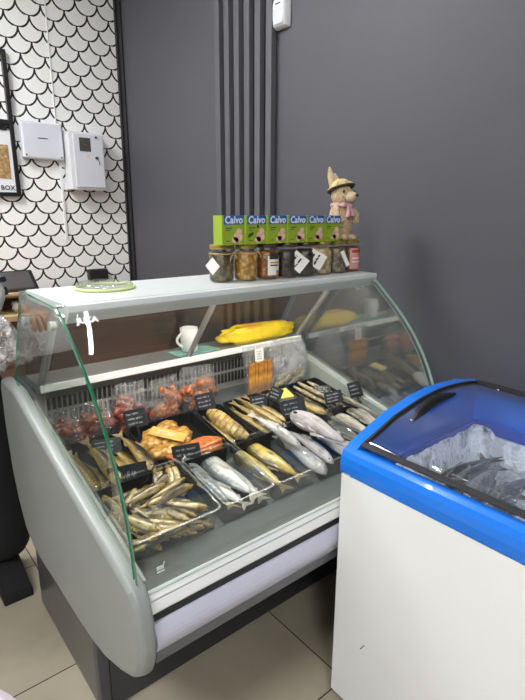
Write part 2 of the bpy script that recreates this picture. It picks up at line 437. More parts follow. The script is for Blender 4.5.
# ------------------------------------------------------------------ the room
HY, HZ = 1.532, 1.038
XL, XR, YF, YB, H = -2.4, 1.60, -2.2, 3.40, 2.95
struct(MB().box(XL - .1, XR + .1, YF - .1, YB + .1, FLOOR - .1, FLOOR), 'floor', M['floor'])
struct(MB().box(XL - .1, XR + .1, YF - .1, YB + .1, H, H + .1), 'ceiling', M['ceiling'])
struct(MB().box(XL, XR, YB, YB + .1, FLOOR, H), 'wall_back', M['scales'])
struct(MB().box(XR, XR + .1, YF, YB, FLOOR, H), 'wall_right', M['wall'])
struct(MB().box(XL - .1, XL, YF, YB, FLOOR, H), 'wall_left', M['pale_wall'])
struct(MB().box(XL, XR, YF - .1, YF, FLOOR, H), 'wall_front', M['pale_wall'])
struct(MB().box(1.586, XR, 3.335, YB, FLOOR, H).box(1.576, 1.586, 3.378, YB, FLOOR, H), 'trim_1', M['black_trim'], bevel=.003)
sp = thing('trim_2', None, None, base=(XR, 2.09, FLOOR)); sp['kind'] = 'structure'
MB().box(XR - .006, XR - .0005, 1.862, 2.285, FLOOR, H).build('slat_backing', M['dark_slot'], sp)
for k in range(6):
    y = 2.264 - .0776 * k
    MB().box(XR - .034, XR - .006, y - .0195, y + .0195, FLOOR, H).build('slat', M['slat'], sp, bevel=.002)

# ceiling lamps
t = thing('ceiling_light', 'linear white ceiling lamp bent in an L above the fish counter', 'lamp', base=(.9, .6, H))
MB().box(.99, 1.05, .74, 1.61, H - .05, H).box(.3, .99, 1.55, 1.61, H - .05, H).build('housing', M['white'], t)
MB().box(1.012, 1.032, .75, 1.60, H - .056, H - .05).box(.31, 1.0, 1.56, 1.60, H - .056, H - .05).build('diffuser', M['led'], t)
for i, (x, y, sx, sy, lab) in enumerate([(-.2, 2.45, .3, .3, 'square ceiling light panel in front of the scale-tiled wall'), (-1.3, .2, .3, .3, 'square ceiling light panel near the left wall'), (-.7, -1.3, .3, .3, 'unseen fill light panel added on the ceiling behind the camera')]):  # panel behind the camera is an unseen fill lamp, added for general light
    t = thing('light_panel', lab, 'lamp', base=(x, y, H))
    MB().box(x - sx - .02, x + sx + .02, y - sy - .02, y + sy + .02, H - .015, H).build('frame', M['white'], t)
    MB().box(x - sx, x + sx, y - sy, y + sy, H - .02, H - .015).build('diffuser', M['panel_led'], t)

# ------------------------------------------------------------------ things on the walls
t = thing('motion_detector', 'white motion detector at the top of the grey wall beside the slats', 'detector', base=(XR, 1.815, 2.20))
prof = [(.0, -.055), (.012, -.058), (.03, -.05), (.036, -.02), (.036, .03), (.03, .052), (.012, .058), (0, .058)]
b = MB(); n = len(prof); m = frame((XR, 1.816, 2.218), (0, -1, 0), (-1, 0, 0), (0, 0, 1))
vs = []
for sx in (-.040, -.033, .033, .040):
    k = .62 if abs(sx) > .035 else 1
    vs += [(sx, p * k, z * (.97 if k < 1 else 1)) for p, z in prof]
fs = [(r * n + i, r * n + i + 1, (r + 1) * n + i + 1, (r + 1) * n + i) for r in range(3) for i in range(n - 1)] + [tuple(range(n)), tuple(range(3 * n, 4 * n))[::-1]]
b.add(vs, fs, 0, True, m); b.build('case', M['white'], t, bevel=.003)
b = MB(); b.add([(x * .028, .0372, -.042 + .055 * j) for j in (0, 1) for x in (-1, 1)] + [(x * .026, .0355, -.045 + .061 * j) for j in (0, 1) for x in (-1, 1)], [(0, 1, 3, 2), (0, 1, 5, 4), (2, 3, 7, 6), (0, 2, 6, 4), (1, 3, 7, 5)], 0, False, m); b.build('lens', M['cool_white'], t)
MB().add([(x * .016, .0366, .028 + .005 * j) for j in (0, 1) for x in (-1, 1)], [(0, 1, 3, 2)], 0, False, m).build('indicator', M['ink'], t)

t = thing('junction_box', 'flat white box mounted beside the grey-windowed meter cabinet', 'box', base=(1.06, YB, 1.72))
MB().box(.938, 1.176, YB - .05, YB, 1.722, 1.928).build('cover', M['cool_white'], t, bevel=.012, bseg=3)
for x, z in ((.955, 1.742), (1.158, 1.738)): MB().tube([(x, YB - .054, z), (x, YB - .049, z)], .005, 8).build('screw', M['chrome'], t)
MB().box(1.03, 1.085, YB - .0515, YB - .0495, 1.836, 1.841).build('marking', M['dkgrey'], t)

t = thing('meter_cabinet', 'white metal meter cabinet with small dark window and key', 'cabinet', base=(1.30, YB, 1.55))
MB().box(1.188, 1.408, YB - .105, YB, 1.553, 1.888).build('body', M['white'], t, bevel=.004)
d = MB().box(1.215, 1.400, YB - .113, YB - .105, 1.566, 1.876).build('door', M['cool_white'], t, bevel=.003)
o = MB().box(1.250, 1.320, YB - .1145, YB - .1125, 1.778, 1.856).build('window', M['screen'], t)
MB().box(1.281, 1.289, YB - .1155, YB - .1145, 1.813, 1.821).build('red_display', M['red_mark'], t)
MB().add([(1.288, YB - .1136, 1.742), (1.312, YB - .1136, 1.742), (1.30, YB - .1136, 1.765), (1.288, YB - .1126, 1.742), (1.312, YB - .1126, 1.742), (1.30, YB - .1126, 1.765)], [(0, 1, 2), (3, 5, 4), (0, 3, 4, 1), (1, 4, 5, 2), (2, 5, 3, 0)]).build('warning_sticker', M['warn'], t)
MB().tube([(1.353, YB - .113, 1.742), (1.353, YB - .122, 1.742)], .009, 12).build('lock', M['dkgrey'], t)
MB().tube([(1.353, YB - .122, 1.742), (1.353, YB - .134, 1.742)], .003, 6).tube([(1.355, YB - .13, 1.735), (1.362, YB - .13, 1.715), (1.364, YB - .128, 1.70)], .002, 6).build('key', M['chrome'], t)
MB().tube([(1.356, YB - .113, 1.863), (1.356, YB - .12, 1.863)], .007, 12).build('latch', M['dkgrey'], t)

one(MB().box(1.154, 1.162, YB - .006, YB, 1.935, H).box(1.152, 1.168, YB - .012, YB, 1.25, 1.727), 'cable_trunking', M['white'], 'thin white cable trunking running up the scale-tiled wall', 'cable trunking', bevel=.002)
t = thing('wall_terminal', 'small black wall device low on the scale tiles behind the counter', 'device', base=(1.335, YB, .97))
MB().box(1.27, 1.40, YB - .06, YB, .975, 1.05).build('body', M['black'], t, bevel=.012, bseg=3)
MB().box(1.285, 1.385, YB - .062, YB - .0595, .988, 1.038).build('face', M['black_soft'], t)

t = thing('notice_frame', 'black metal frame on tiled wall holding a white notice', 'frame', base=(.62, YB, 1.5))
MB().box(.885, .908, YB - .03, YB, 1.505, 2.29).box(.30, .323, YB - .03, YB, 1.505, 2.29).box(.323, .885, YB - .03, YB, 1.898, 1.925).box(.323, .885, YB - .03, YB, 1.505, 1.528).box(.323, .885, YB - .03, YB, 2.267, 2.29).build('frame', M['black'], t, bevel=.002)
MB().box(.323, .885, YB - .016, YB - .010, 1.528, 1.868).build('notice', M['white'], t)
MB().box(.36, .866, YB - .019, YB - .016, 1.605, 1.79).build('picture', M['poster_tan'], t)
text_mesh('BOX', .036, M['ink'], 'lettering', t, frame((.842, YB - .0165, 1.552), (1, 0, 0), (0, 0, 1), (0, -1, 0)), 0, .001)
MB().box(.35, .43, YB - .028, YB - .012, 1.87, 1.9).build('clip', M['black'], t); MB().box(.83, .87, YB - .024, YB - .012, 1.87, 1.9).build('clip', M['black'], t)

# ------------------------------------------------------------------ wooden back counter with what stands on it
t = thing('wooden_counter', 'brown plank serving counter along the tiled wall behind the fish case', 'counter', base=(.2, 2.75, FLOOR))
MB().box(-1.2, 1.57, 2.76, 3.30, FLOOR, .885).build('cabinet', M['wood_dark'], t)
MB().box(-1.2, 1.58, 2.735, 3.30, .885, .915).build('worktop', M['wood_light'], t, bevel=.003)
MB().box(-.6, .80, 2.95, 3.28, .915, 1.0).build('riser', M['wood_dark'], t)
MB().box(-.6, .81, 2.765, 3.29, 1.0, 1.022).build('top_shelf', M['wood_light'], t, bevel=.002)
for x in (-.55, .10, .78): MB().box(x, x + .02, 2.78, 2.95, .915, 1.0).build('divider', M['wood_light'], t)
MB().box(.80, 1.58, 3.26, 3.29, .915, .956).build('upstand', M['wood_dark'], t)
t = thing('tablet', 'black tablet leaning back on pale wooden shelf', 'tablet', base=(.70, 2.83, 1.022))
m = frame((.70, 2.80, 1.026), (1, 0, 0), (0, .80, .60), (0, -.60, .80))
MB().box(-.125, .09, 0, .145, 0, .009, 0, m).build('case', M['black'], t, bevel=.003)
MB().box(-.112, .07, .010, .135, .009, .0102, 0, m).build('screen', M['screen'], t)
MB().box(.60, .70, 2.88, 2.91, 1.022, 1.09).build('stand', M['wood_light'], t)
t = thing('crumpled_tissue', 'small crumpled white tissue in shelf gap under the tablet', 'tissue', base=(.70, 2.84, .915))
MB().blob((.69, 2.83, .945), (.035, .03, .03), 4, .5, 3.0).build('paper', M['paper'], t)

# ------------------------------------------------------------------ the fish counter
X0, X1 = .355, 1.418          # near and far end glass planes
counter = thing('display_counter', 'grey refrigerated fish display counter with curved front glass', 'counter', base=(.89, 1.3, FLOOR))
GL = [(1.150, 1.213), (1.108, 1.186), (1.058, 1.143), (1.02, 1.110), (.983, 1.073), (.945, 1.028), (.912, .980), (.884, .930), (.862, .880), (.845, .830), (.834, .780), (.828, .730), (.826, .700), (.825, .672)]
TOPL = [(1.562, .915), (1.44, .876), (1.313, .839), (1.21, .808), (1.111, .782), (1.03, .759), (.947, .738), (.88, .719), (.815, .701)]
PANEL = [(1.70, .915)] + TOPL + [(.797, .675), (.784, .63), (.779, .58), (.783, .54), (.798, .505), (.835, .470), (.895, .438), (.985, .402), (1.07, .388), (1.151, .381), (1.304, .381), (1.488, .377), (1.56, .385), (1.629, .42), (1.68, .50), (1.715, .60), (1.73, .75), (1.728, .88), (1.718, .908)]
for nm, a, b_ in (('side_panel', .335, .376), ('side_panel', 1.402, 1.443)):
    MB().prism_x(PANEL, a, b_, 0, True).build(nm, M['abs'], counter, bevel=.017, bseg=5, angle=50, weld=True, harden=True)
    # inner lining of the well beside each panel
for a, b_ in ((.376, .384), (1.394, 1.402)):
    MB().prism_x([(1.52, .885), (1.44, .862), (1.313, .826), (1.111, .770), (.947, .726), (.84, .69), (.84, .60), (1.52, .70)], a, b_).build('inner_lining', M['abs_in'], counter, bevel=.002)
# worktop at the back, well, grille
MB().box(.376, 1.402, 1.595, 1.70, .885, .912).build('back_worktop', M['dkgrey'], counter, bevel=.003)
a2 = math.atan(.2)
def dk(x, y, h=0.0):
    """a point h above the sloping display bed"""
    return Vector((x, y, .665 + .2 * (y - .93))) + Vector((0, -math.sin(a2), math.cos(a2))) * h
MB().prism_x([(.838, .645), (1.52, .781), (1.52, .75), (.838, .60)], .384, 1.394).build('display_bed', M['bed'], counter)
g = MB().prism_x([(1.505, .775), (1.50, .915), (1.515, .915), (1.52, .775)], .384, 1.394)
g.build('back_grille', M['grille'], counter)
g = MB(); n = 62
for row in range(2):
    for i in range(n):
        x = .41 + i * (.97 / n); z = .803 + row * .048
        yy = 1.504 - (z - .775) * .036
        g.box(x, x + .0085, yy - .0035, yy + .004, z, z + .036)
g.build('grille_slot', M['black'], counter)
# the ledge behind with its bright edge, sliding doors at the back
MB().prism_x([(1.462, .928), (1.462, .940), (1.60, .940), (1.60, .915), (1.50, .915)], .384, 1.394).build('ledge', M['steel'], counter)
MB().prism_x([(1.452, .922), (1.452, .944), (1.462, .944), (1.462, .922)], .384, 1.394).build('ledge_trim', M['alu'], counter, bevel=.002)
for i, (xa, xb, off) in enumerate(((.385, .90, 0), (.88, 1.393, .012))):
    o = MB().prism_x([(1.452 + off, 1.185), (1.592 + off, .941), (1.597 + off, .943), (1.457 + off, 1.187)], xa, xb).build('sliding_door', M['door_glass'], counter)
# deck with its lip and lamp
MB().prism_x([(1.123, 1.220), (1.44, 1.220), (1.44, 1.196), (1.150, 1.196), (1.150, 1.1775), (1.1385, 1.1775), (1.121, 1.206)], .372, 1.430).build('top_deck', M['deck'], counter, bevel=.002)
MB().box(.372, 1.425, 1.20, 1.225, 1.182, 1.1955).build('deck_rail', M['alu'], counter)
MB().box(.40, 1.40, 1.156, 1.172, 1.188, 1.1955).build('case_lamp', M['led_case'], counter)
for x in (.392, .878, 1.386):
    m = frame((x, 1.28, 1.192), (1, 0, 0), (0, -.61, .79), (0, -.79, -.61))
    MB().tube([(x, 1.275, 1.188), (x, 1.466, .944)], .0125, 4).build('support_post', M['steel'], counter)
# glass
def sheet(path, x0, x1, th, name, mat, edge, bev=0):
    """a bent pane of thickness th: path of (y,z)"""
    n = len(path); out = []
    for i, (y, z) in enumerate(path):
        y0, z0 = path[max(0, i - 1)]; y1, z1 = path[min(n - 1, i + 1)]
        d = Vector((y1 - y0, z1 - z0)).normalized(); out.append((y - d.y * -th, z + d.x * -th))
    b = MB()
    vs = [(x, y, z) for x in (x0, x1) for y, z in path] + [(x, y, z) for x in (x0, x1) for y, z in out]
    A, B, C_, D = 0, n, 2 * n, 3 * n
    for i in range(n - 1):
        b.sm
    b.add(vs, [(A + i, A + i + 1, B + i + 1, B + i) for i in range(n - 1)] + [(C_ + i, D + i, D + i + 1, C_ + i + 1) for i in range(n - 1)], 0, True)
    b.add(vs, [(A + i, C_ + i, C_ + i + 1, A + i + 1) for i in range(n - 1)], 1, False)
    b.add(vs, [(B + i, B + i + 1, D + i + 1, D + i) for i in range(n - 1)] + [(A, B, D, C_), (A + n - 1, C_ + n - 1, D + n - 1, B + n - 1)], 2, False)
    return b.build(name, [mat, edge, M['pale_edge']], counter)
fg = sheet(GL, X0, X1, .009, 'front_glass', M['glass'], M['glass_edge'])
def endpane(x0, x1, name, em, gm='end_glass'):
    prof = [(y + .010, z - .003) for y, z in GL] + [(y, z - .012) for y, z in TOPL[::-1][1:]] + [(1.612, .93), (1.44, 1.218)]
    b = MB(); n = len(prof)
    b.add([(x0, y, z) for y, z in prof], [tuple(range(n))], 0); b.add([(x1, y, z) for y, z in prof], [tuple(range(n))[::-1]], 0)
    vs = [(x0, y, z) for y, z in prof] + [(x1, y, z) for y, z in prof]
    b.add(vs, [(i, (i + 1) % n, (i + 1) % n + n, i + n) for i in range(n)], 1)
    return b.build(name, [M[gm], em], counter)
endpane(X0, X0 + .008, 'end_glass', M['glass_edge']); endpane(X1 - .006, X1, 'end_glass', M['pale_edge'], 'far_glass')
for xx in (X0 - .004, X1 + .001):
    for y, z in ((1.20, 1.165), (1.425, 1.14)):
        MB().tube([(xx, y, z), (xx + .014, y, z)], .011, 14).build('glass_clamp', M['abs_in'], counter)
MB().tube([(.434 + .019 * math.cos(2 * PI * k / 24), HY - .019 * .498 * math.sin(2 * PI * k / 24), HZ + .019 * .867 * math.sin(2 * PI * k / 24)) for k in range(25)], .0024, 6).build('grip_ring', M['steel'], counter)
# front rail, black strip, bumper, lower lip
rail = lambda prof, name, m, bv=.002: MB().prism_x(prof, .376, 1.402).build(name, m, counter, bevel=bv)
rail([(.838, .664), (.826, .664), (.822, .676), (.812, .660), (.815, .650), (.838, .650)], 'front_rail', M['alu'], .0008)
rail([(.8105, .6575), (.803, .636), (.806, .630), (.838, .630), (.838, .6495), (.8145, .6495)], 'front_rail', M['alu'])
rail([(.806, .6295), (.806, .612), (.838, .612), (.838, .6295)], 'black_strip', M['black_soft'], .001)
bp = [(.803 - .014 * math.sin(PI * min(1, k / 7) * .9) - .002, .6115 - .0095 * k) for k in range(8)]
rail(bp + [(.838, bp[-1][1]), (.838, .6115)], 'bumper', M['bumper'], .002)
rail([(.798, .544), (.800, .515), (.83, .500), (1.14, .43), (1.14, .47), (.96, .52), (.838, .544)], 'lower_lip', M['lip_grey'])
MB().prism_x([(.838, .54), (.838, .645), (1.52, .775), (1.60, .885), (1.70, .885), (1.70, .42), (1.14, .42)], .376, 1.402).build('tub', M['dkgrey'], counter)
MB().box(.372, 1.405, 1.148, 1.70, FLOOR + .004, .425).build('plinth', M['plinth'], counter, bevel=.004)
MB().box(.368, .398, 1.142, 1.172, FLOOR, .46).build('corner_post', M['dkgrey'], counter, bevel=.004)
MB().box(.40, 1.40, 1.1435, 1.148, FLOOR + .01, .42).build('front_panel', M['front_dark'], counter)
v = MB()
for k in range(6): v.box(.96, 1.22, 1.138, 1.1435, .13 + k * .032, .146 + k * .032)
v.build('vent_louvre', M['dkgrey'], counter)
# lettering on the front glass and the small mark on the inner front
T = Vector((0, .74, .67)); N = Vector((0, -.67, .74))
p = Vector((.400, 1.089, 1.1755)) + T * .012 + N * .0098
text_mesh('JUKA', .0195, M['white'], 'lettering', counter, frame(p, (1, 0, 0), T, N), .15, .0014, 'CENTER', .0003, 1.0)
text_mesh('I', .010, M['white'], 'lettering', counter, frame(p + Vector((-.017, 0, 0)) + T * .014, (.6, 0, .1), T, N), .3, .0008)
lm = frame((.412, .828, .712), (1, 0, 0), (0, .1, 1), (0, -1, .1))
MB().box(-.009, .009, -.008, -.005, 0, .001, 0, lm).box(-.009, .007, -.002, .006, 0, .001, 0, lm).add([(.005, .004, .0), (.009, .012, .0), (.011, .011, .0), (.008, .004, .0)], [(0, 1, 2, 3)], 0, False, lm).build('maker_mark', M['white'], counter)
MB().prism_x([(.8385, .645), (.8405, .645), (.8405, .735), (.8385, .735)], .385, 1.393).build('inner_glass_lip', M['acrylic'], counter)

# ------------------------------------------------------------------ chest freezer
fz = thing('chest_freezer', 'white chest freezer with blue rim and curved glass lid', 'freezer', base=(1.2, .1, FLOOR))
FX0, FX1, FY0, FY1 = .897, 1.510, -.55, .775
wall = .045
def ring(z0, z1, name, m, inset=0., w=wall, bev=.0, x0=FX0, x1=FX1, y0=FY0, y1=FY1):
    b = MB(); a, c, d, e = x0 + inset, x1 - inset, y0 + inset, y1 - inset
    b.box(a, a + w, d, e, z0, z1).box(c - w, c, d, e, z0, z1).box(a + w, c - w, d, d + w, z0, z1).box(a + w, c - w, e - w, e, z0, z1)
    return b.build(name, m, fz, bevel=bev)
MB().box(FX0, FX1, FY0, FY1, .105, .16).box(FX0, FX0 + wall, FY0, FY1, .16, .787).box(FX1 - wall, FX1, FY0, FY1, .16, .787).box(FX0 + wall, FX1 - wall, FY0, FY0 + wall, .16, .787).box(FX0 + wall, FX1 - wall, FY1 - wall, FY1, .16, .787).build('body', M['freezer_white'], fz, weld=True)
ring(.17, .766, 'inner_liner', M['liner_white'], wall, .006)
MB().box(FX0 + wall, FX1 - wall, FY0 + wall, FY1 - wall, .161, .17).build('inner_floor', M['liner_white'], fz)
ring(.768, .80, 'blue_liner', M['blue_in'], wall, .006)
TOPC = [(.8955, .786), (.8935, .815), (.8955, .834), (.902, .848), (.925, .862), (.965, .878), (1.06, .911), (1.168, .932), (1.25, .939), (1.317, .938), (1.41, .930), (1.495, .915), (1.512, .905), (1.517, .79)]
def rimend(y0, y1):
    return MB().prism_y(TOPC + [(1.47, .787), (.95, .787)], y0, y1)
rimend(.745, .7775).build('rim_end', M['blue'], fz, bevel=.012, bseg=4, angle=40)
rimend(-.557, -.52).build('rim_end', M['blue'], fz, bevel=.010, bseg=3, angle=40)
MB().prism_y([(.8955, .786), (.8935, .815), (.8955, .834), (.902, .848), (.915, .857), (.940, .850), (.940, .787)], -.52, .745).build('front_rim', M['blue'], fz, bevel=.006, bseg=3, angle=35)
MB().prism_y([(1.517, .787), (1.517, .895), (1.512, .908), (1.495, .914), (1.482, .910), (1.476, .787)], -.52, .745).build('back_rim', M['blue'], fz, bevel=.004, bseg=2)
lid = TOPC[4:-2]
inn = [(x, z - .012) for x, z in lid]
# black gaskets: along the front, the ends and the back
MB().prism_y([(.926, .8610), (.926, .8655), (.940, .8722), (.943, .8675)], -.519, .744).build('gasket', M['black_soft'], fz, bevel=.002)
MB().prism_y([(1.462, .912), (1.464, .925), (1.482, .921), (1.481, .911)], -.519, .744).build('gasket', M['black_soft'], fz)
seg = [(x, z) for x, z in lid if .95 < x < 1.47] ; seg = [(.942, .870)] + seg + [(1.462, .920)]
for y0, y1 in ((.738, .7445), (-.519, -.512), (.085, .097)):
    MB().prism_y([(x, z + .002) for x, z in seg] + [(x, z - .012) for x, z in seg[::-1]], y0, y1).build('gasket', M['black_soft'], fz)
for y0, y1, dz in ((.097, .738, 0.), (-.512, .085, -.0)):
    MB().prism_y([(x, z - .003 + dz) for x, z in seg] + [(x, z - .007 + dz) for x, z in seg[::-1]], y0, y1, 0, True).build('lid_glass', M['lid_glass'], fz)
# handle of the lid: a dark crescent by the end rim
hp = []
for k in range(9):
    t_ = k / 8; x = 1.070 + .190 * t_
    z = [q for q in seg]
    # height of the lid at x
    for (xa, za), (xb, zb) in zip(seg, seg[1:]):
        if xa <= x <= xb: zz = za + (zb - za) * (x - xa) / (xb - xa)
    hp.append((x, zz, math.sin(PI * t_)))
b = MB(); n = len(hp)
vs = []
for x, z, s_ in hp: vs += [(x, .700 + .024 * s_, z - .002), (x, .699 + .020 * s_, z + .003 + .008 * s_), (x, .692 + .004 * s_, z + .003 + .008 * s_), (x, .690, z - .002)]
b.add(vs, [(4 * i + j, 4 * i + (j + 1) % 4, 4 * i + 4 + (j + 1) % 4, 4 * i + 4 + j) for i in range(n - 1) for j in range(4)] + [(0, 1, 2, 3), tuple(range(4 * n - 4, 4 * n))[::-1]], 0, True)
b.build('handle', M['black'], fz)
MB().blob((1.064, .695, .912), (.006, .006, .004), 1, 0, 1, 2).build('bolt', M['chrome'], fz)
MB().box(.94, .99, .68, .73, FLOOR, .105).build('foot', M['black'], fz); MB().box(1.42, 1.47, .68, .73, FLOOR, .105).build('foot', M['black'], fz)
MB().box(.94, .99, -.5, -.45, FLOOR, .105).build('foot', M['black'], fz); MB().box(1.42, 1.47, -.5, -.45, FLOOR, .105).build('foot', M['black'], fz)
sc_ = frame((.8965, .675, .325), (0, -.5, .87), (0, .87, .5), (-1, 0, 0))
MB().box(-.012, .012, -.0012, .0012, 0, .0003, 0, sc_).build('scratch', M['ink'], fz)
# ------------------------------------------------------------------ on the deck: jars, cartons, straw rabbit, lid
DZ = 1.2205
def jar(x, y, kind, cols, lidm, label, r=.0370, h=.098):
    t = thing('food_jar', label, 'jar', loc=(x, y, DZ), group='jars of preserves on the counter')
    MB().lathe([(r * .88, 0), (r, .006), (r, h - .018), (r * .86, h - .006), (r * .86, h)], seg=28).build('glass', M['jar_glass'], t)
    key = 'jar_' + cols[0]
    if key not in M: M[key] = lumps(key, cols, 85, .35, .6, .3)
    MB().lathe([(0.002, .003), (r * .86, .004), (r * .955, .009), (r * .955, h - .022), (r * .8, h - .012), (.002, h - .010)], seg=28).build('contents', M[key], t)
    MB().lathe([(r * .9, h - .002), (r * .93, h - .001), (r * .93, h + .0085), (r * .88, h + .0105), (.002, h + .0095)], seg=28).build('lid', M[lidm], t)
    return t
JY = [1.265, 1.245, 1.235, 1.227, 1.223, 1.223, 1.226, 1.230]
JX = [.880 + .0752 * i for i in range(8)]
J = []
spec = [(['#33291a', '#574a30', '#7d6c4a', '#a08d66'], 'gold_lid', 'jar of dark olive-brown lumps at the left end of the row'),
        (['#8a5a1c', '#b8822e', '#dba94e', '#efc878'], 'gold_lid', 'jar of golden brown mushrooms with twine at its neck'),
        (['#5a3616', '#945a24', '#bb7d3a', '#7d4a22'], 'dark_lid', 'jar of brown preserves wearing a white and orange paper label'),
        (['#241d16', '#40342a', '#5c4e40'], 'dark_lid', 'very dark jar behind the left one of two white diamond tags'),
        (['#262019', '#453a2e', '#625442'], 'dark_lid', 'very dark jar behind the right one of two white diamond tags'),
        (['#b08a50', '#d8b67a', '#f2dcae', '#e2c48a'], 'gold_lid', 'jar of pale cream mushroom slices right of the tagged jars'),
        (['#544636', '#807058', '#ae9c84', '#685a46'], 'gold_lid', 'jar of grey-brown preserves with a slanted narrow white tag'),
        (['#5a2c1c', '#8a4a34', '#a8654a', '#6a3a28'], 'gold_lid', 'jar with a pink label at the right end of the row')]
for i, (cols, lidm, lab) in enumerate(spec):
    J.append(jar(JX[i], JY[i], i, cols, lidm, lab))
def wrap_label(j, a0, a1, z0, z1, mat, name, r=.0380):
    b = MB(); n = 12
    vs = [(r * math.cos(R(a0 + (a1 - a0) * k / n)), r * math.sin(R(a0 + (a1 - a0) * k / n)), z) for z in (z0, z1) for k in range(n + 1)]
    b.add(vs, [(k, k + 1, n + 2 + k, n + 1 + k) for k in range(n)], 0, True)
    return b.build(name, mat, j)
wrap_label(J[2], -125, -50, .014, .072, M['paper'], 'paper_label'); wrap_label(J[2], -118, -58, .062, .080, M['ink'], 'label_band', .0383)
wrap_label(J[2], -80, -50, .012, .028, M['salmon'], 'label_patch', .0384); wrap_label(J[2], -115, -70, .042, .046, M['ink'], 'label_text', .0384); wrap_label(J[2], -115, -66, .050, .055, M['orange_print'], 'label_text', .0384)
M['pink_label'] = plain('pink_label', '#c98f84', .5, 0, .1, 60)
wrap_label(J[7], -135, -45, .010, .082, M['pink_label'], 'pink_label'); wrap_label(J[7], -125, -60, .066, .076, M['red_mark'], 'label_text', .0383)
wrap_label(J[7], -120, -70, .045, .050, M['paper'], 'label_text', .0383); wrap_label(J[7], -120, -60, .033, .037, M['paper'], 'label_text', .0383)
rng = random.Random(3)
def tag_card(j, px, pz, rot, w, h, yaw=0, nrows=2, name='hang_tag'):
    """a paper tag hanging against the front of a jar"""
    m = Matrix.Translation((px, -.0405, pz)) @ Matrix.Rotation(R(yaw), 4, 'Z') @ frame((0, 0, 0), (1, 0, 0), (0, 0, 1), (0, -1, 0)) @ Matrix.Rotation(R(rot), 4, 'Z')
    o = MB().box(-w / 2, w / 2, -h / 2, h / 2, 0, .0008, 0, m).build(name, M['paper'], j)
    if nrows:
        b = MB(); m2 = m @ Matrix.Translation((0, h * .12, .0008)); scribble(b, m2, w * .8, h * .6, nrows, rng, t=.0022)
        b.build('tag_writing', M['ink'], o, off=(0, 0, 0))
tag_card(J[3], .012, .050, 52, .050, .054, -34); tag_card(J[4], .014, .054, 60, .050, .054, -34)
tag_card(J[6], .004, .050, -62, .056, .014, -20, 0)
m = frame((-.0395, -.012, .048), (.35, -.9, 0), (0, 0, 1), (-.9, -.35, 0)) @ Matrix.Rotation(R(45), 4, 'Z')
MB().box(-.018, .018, -.018, .018, 0, .0008, 0, m).build('hang_tag', M['paper'], J[0])
for j, loops in ((J[0], 1), (J[1], 1)):
    b = MB()
    b.tube([(.0365 * math.cos(2 * PI * k / 24), .0365 * math.sin(2 * PI * k / 24), .083 + .001 * math.sin(k)) for k in range(25)], .0016, 6)
    for s_ in (-1, 1):
        b.tube([(.016 + s_ * .012 * math.sin(PI * k / 8), -.036 - .004 * math.sin(PI * k / 8), .084 - .020 * (1 - math.cos(PI * k / 4)) * .5 + .004 * s_) for k in range(9)], .0016, 6)
    b.build('twine', M['twine'], j)

# six cartons of tinned tuna on the lids
BW, BH, BD = .0765, .082, .044
BX = [.888 + .0773 * i for i in range(6)]
BXY = [1.238, 1.230, 1.224, 1.219, 1.216, 1.215]
BZ = DZ + .1087
rows = ['leftmost green tuna carton on the jar lids, its green side showing', 'second green tuna carton from the left, a dark leaf beside its picture', 'third green tuna carton from the left on the jar lids',
        'fourth green tuna carton from the left on the jar lids', 'fifth green tuna carton from the left on the jar lids', 'last green tuna carton at the straw rabbit']
ct = thing('tuna_carton', rows[0], 'carton', loc=(BX[0], BXY[0], BZ), group='green cartons on the jars')
fm = frame((0, -BD / 2 - .0003, 0), (1, 0, 0), (0, 0, 1), (0, -1, 0))
MB().box(-BW / 2, BW / 2, -BD / 2, BD / 2, 0, BH).build('box', M['calvo_green'], ct, bevel=.001)
bp_ = MB().box(-BW / 2 + .006, BW / 2 - .0003, BH * .70, BH - .0005, 0, .0006, 0, fm).box(-BW / 2 + .006, BW / 2 - .0003, -BD / 2, BD / 2, BH - .0002, BH + .0004).build('brand_panel', M['calvo_blue'], ct)
text_mesh('Calvo', .0285, M['white'], 'lettering', ct, frame((.002, -BD / 2 - .0012, BH * .845), (1, 0, 0), (0, 0, 1), (0, -1, 0)), .12, .0008, 'CENTER', .0002, .90)
pm = fm @ Matrix.Translation((.017, .022, 0))
b = MB()
for cx, cy, rx, ry in ((0, 0, .016, .015), (.004, .015, .010, .010), (-.010, -.008, .012, .008)):
    b.add([(cx + rx * math.cos(2 * PI * k / 18), cy + ry * math.sin(2 * PI * k / 18), .0004 + .0002 * (cy > .01)) for k in range(18)], [tuple(range(18))], 0, False, pm)
b.build('printed_picture', M['pink_food'], ct)
b = MB(); rr = random.Random(5)
for q_ in ((-.026, -.004, .046, .0485), (-.026, -.010, .040, .042), (-.026, -.012, .010, .012)): MB().box(*q_, 0, .0004, 0, fm).build('small_print', M['dark_green'], ct)
for i in range(1, 6):
    c = copy_tree(ct); c.location = (BX[i], BXY[i], BZ); c['label'] = rows[i]
    if i == 1:
        MB().add([(-.030, .018, .0006), (-.012, .026, .0006), (-.008, .036, .0006), (-.028, .030, .0006)], [(0, 1, 2, 3)], 0, False, fm).add([(.003, .047, .0006), (.010, .047, .0006), (.010, .056, .0006), (.003, .056, .0006)], [(0, 1, 2, 3)], 0, False, fm).build('leaf_print', M['dark_green'], c)

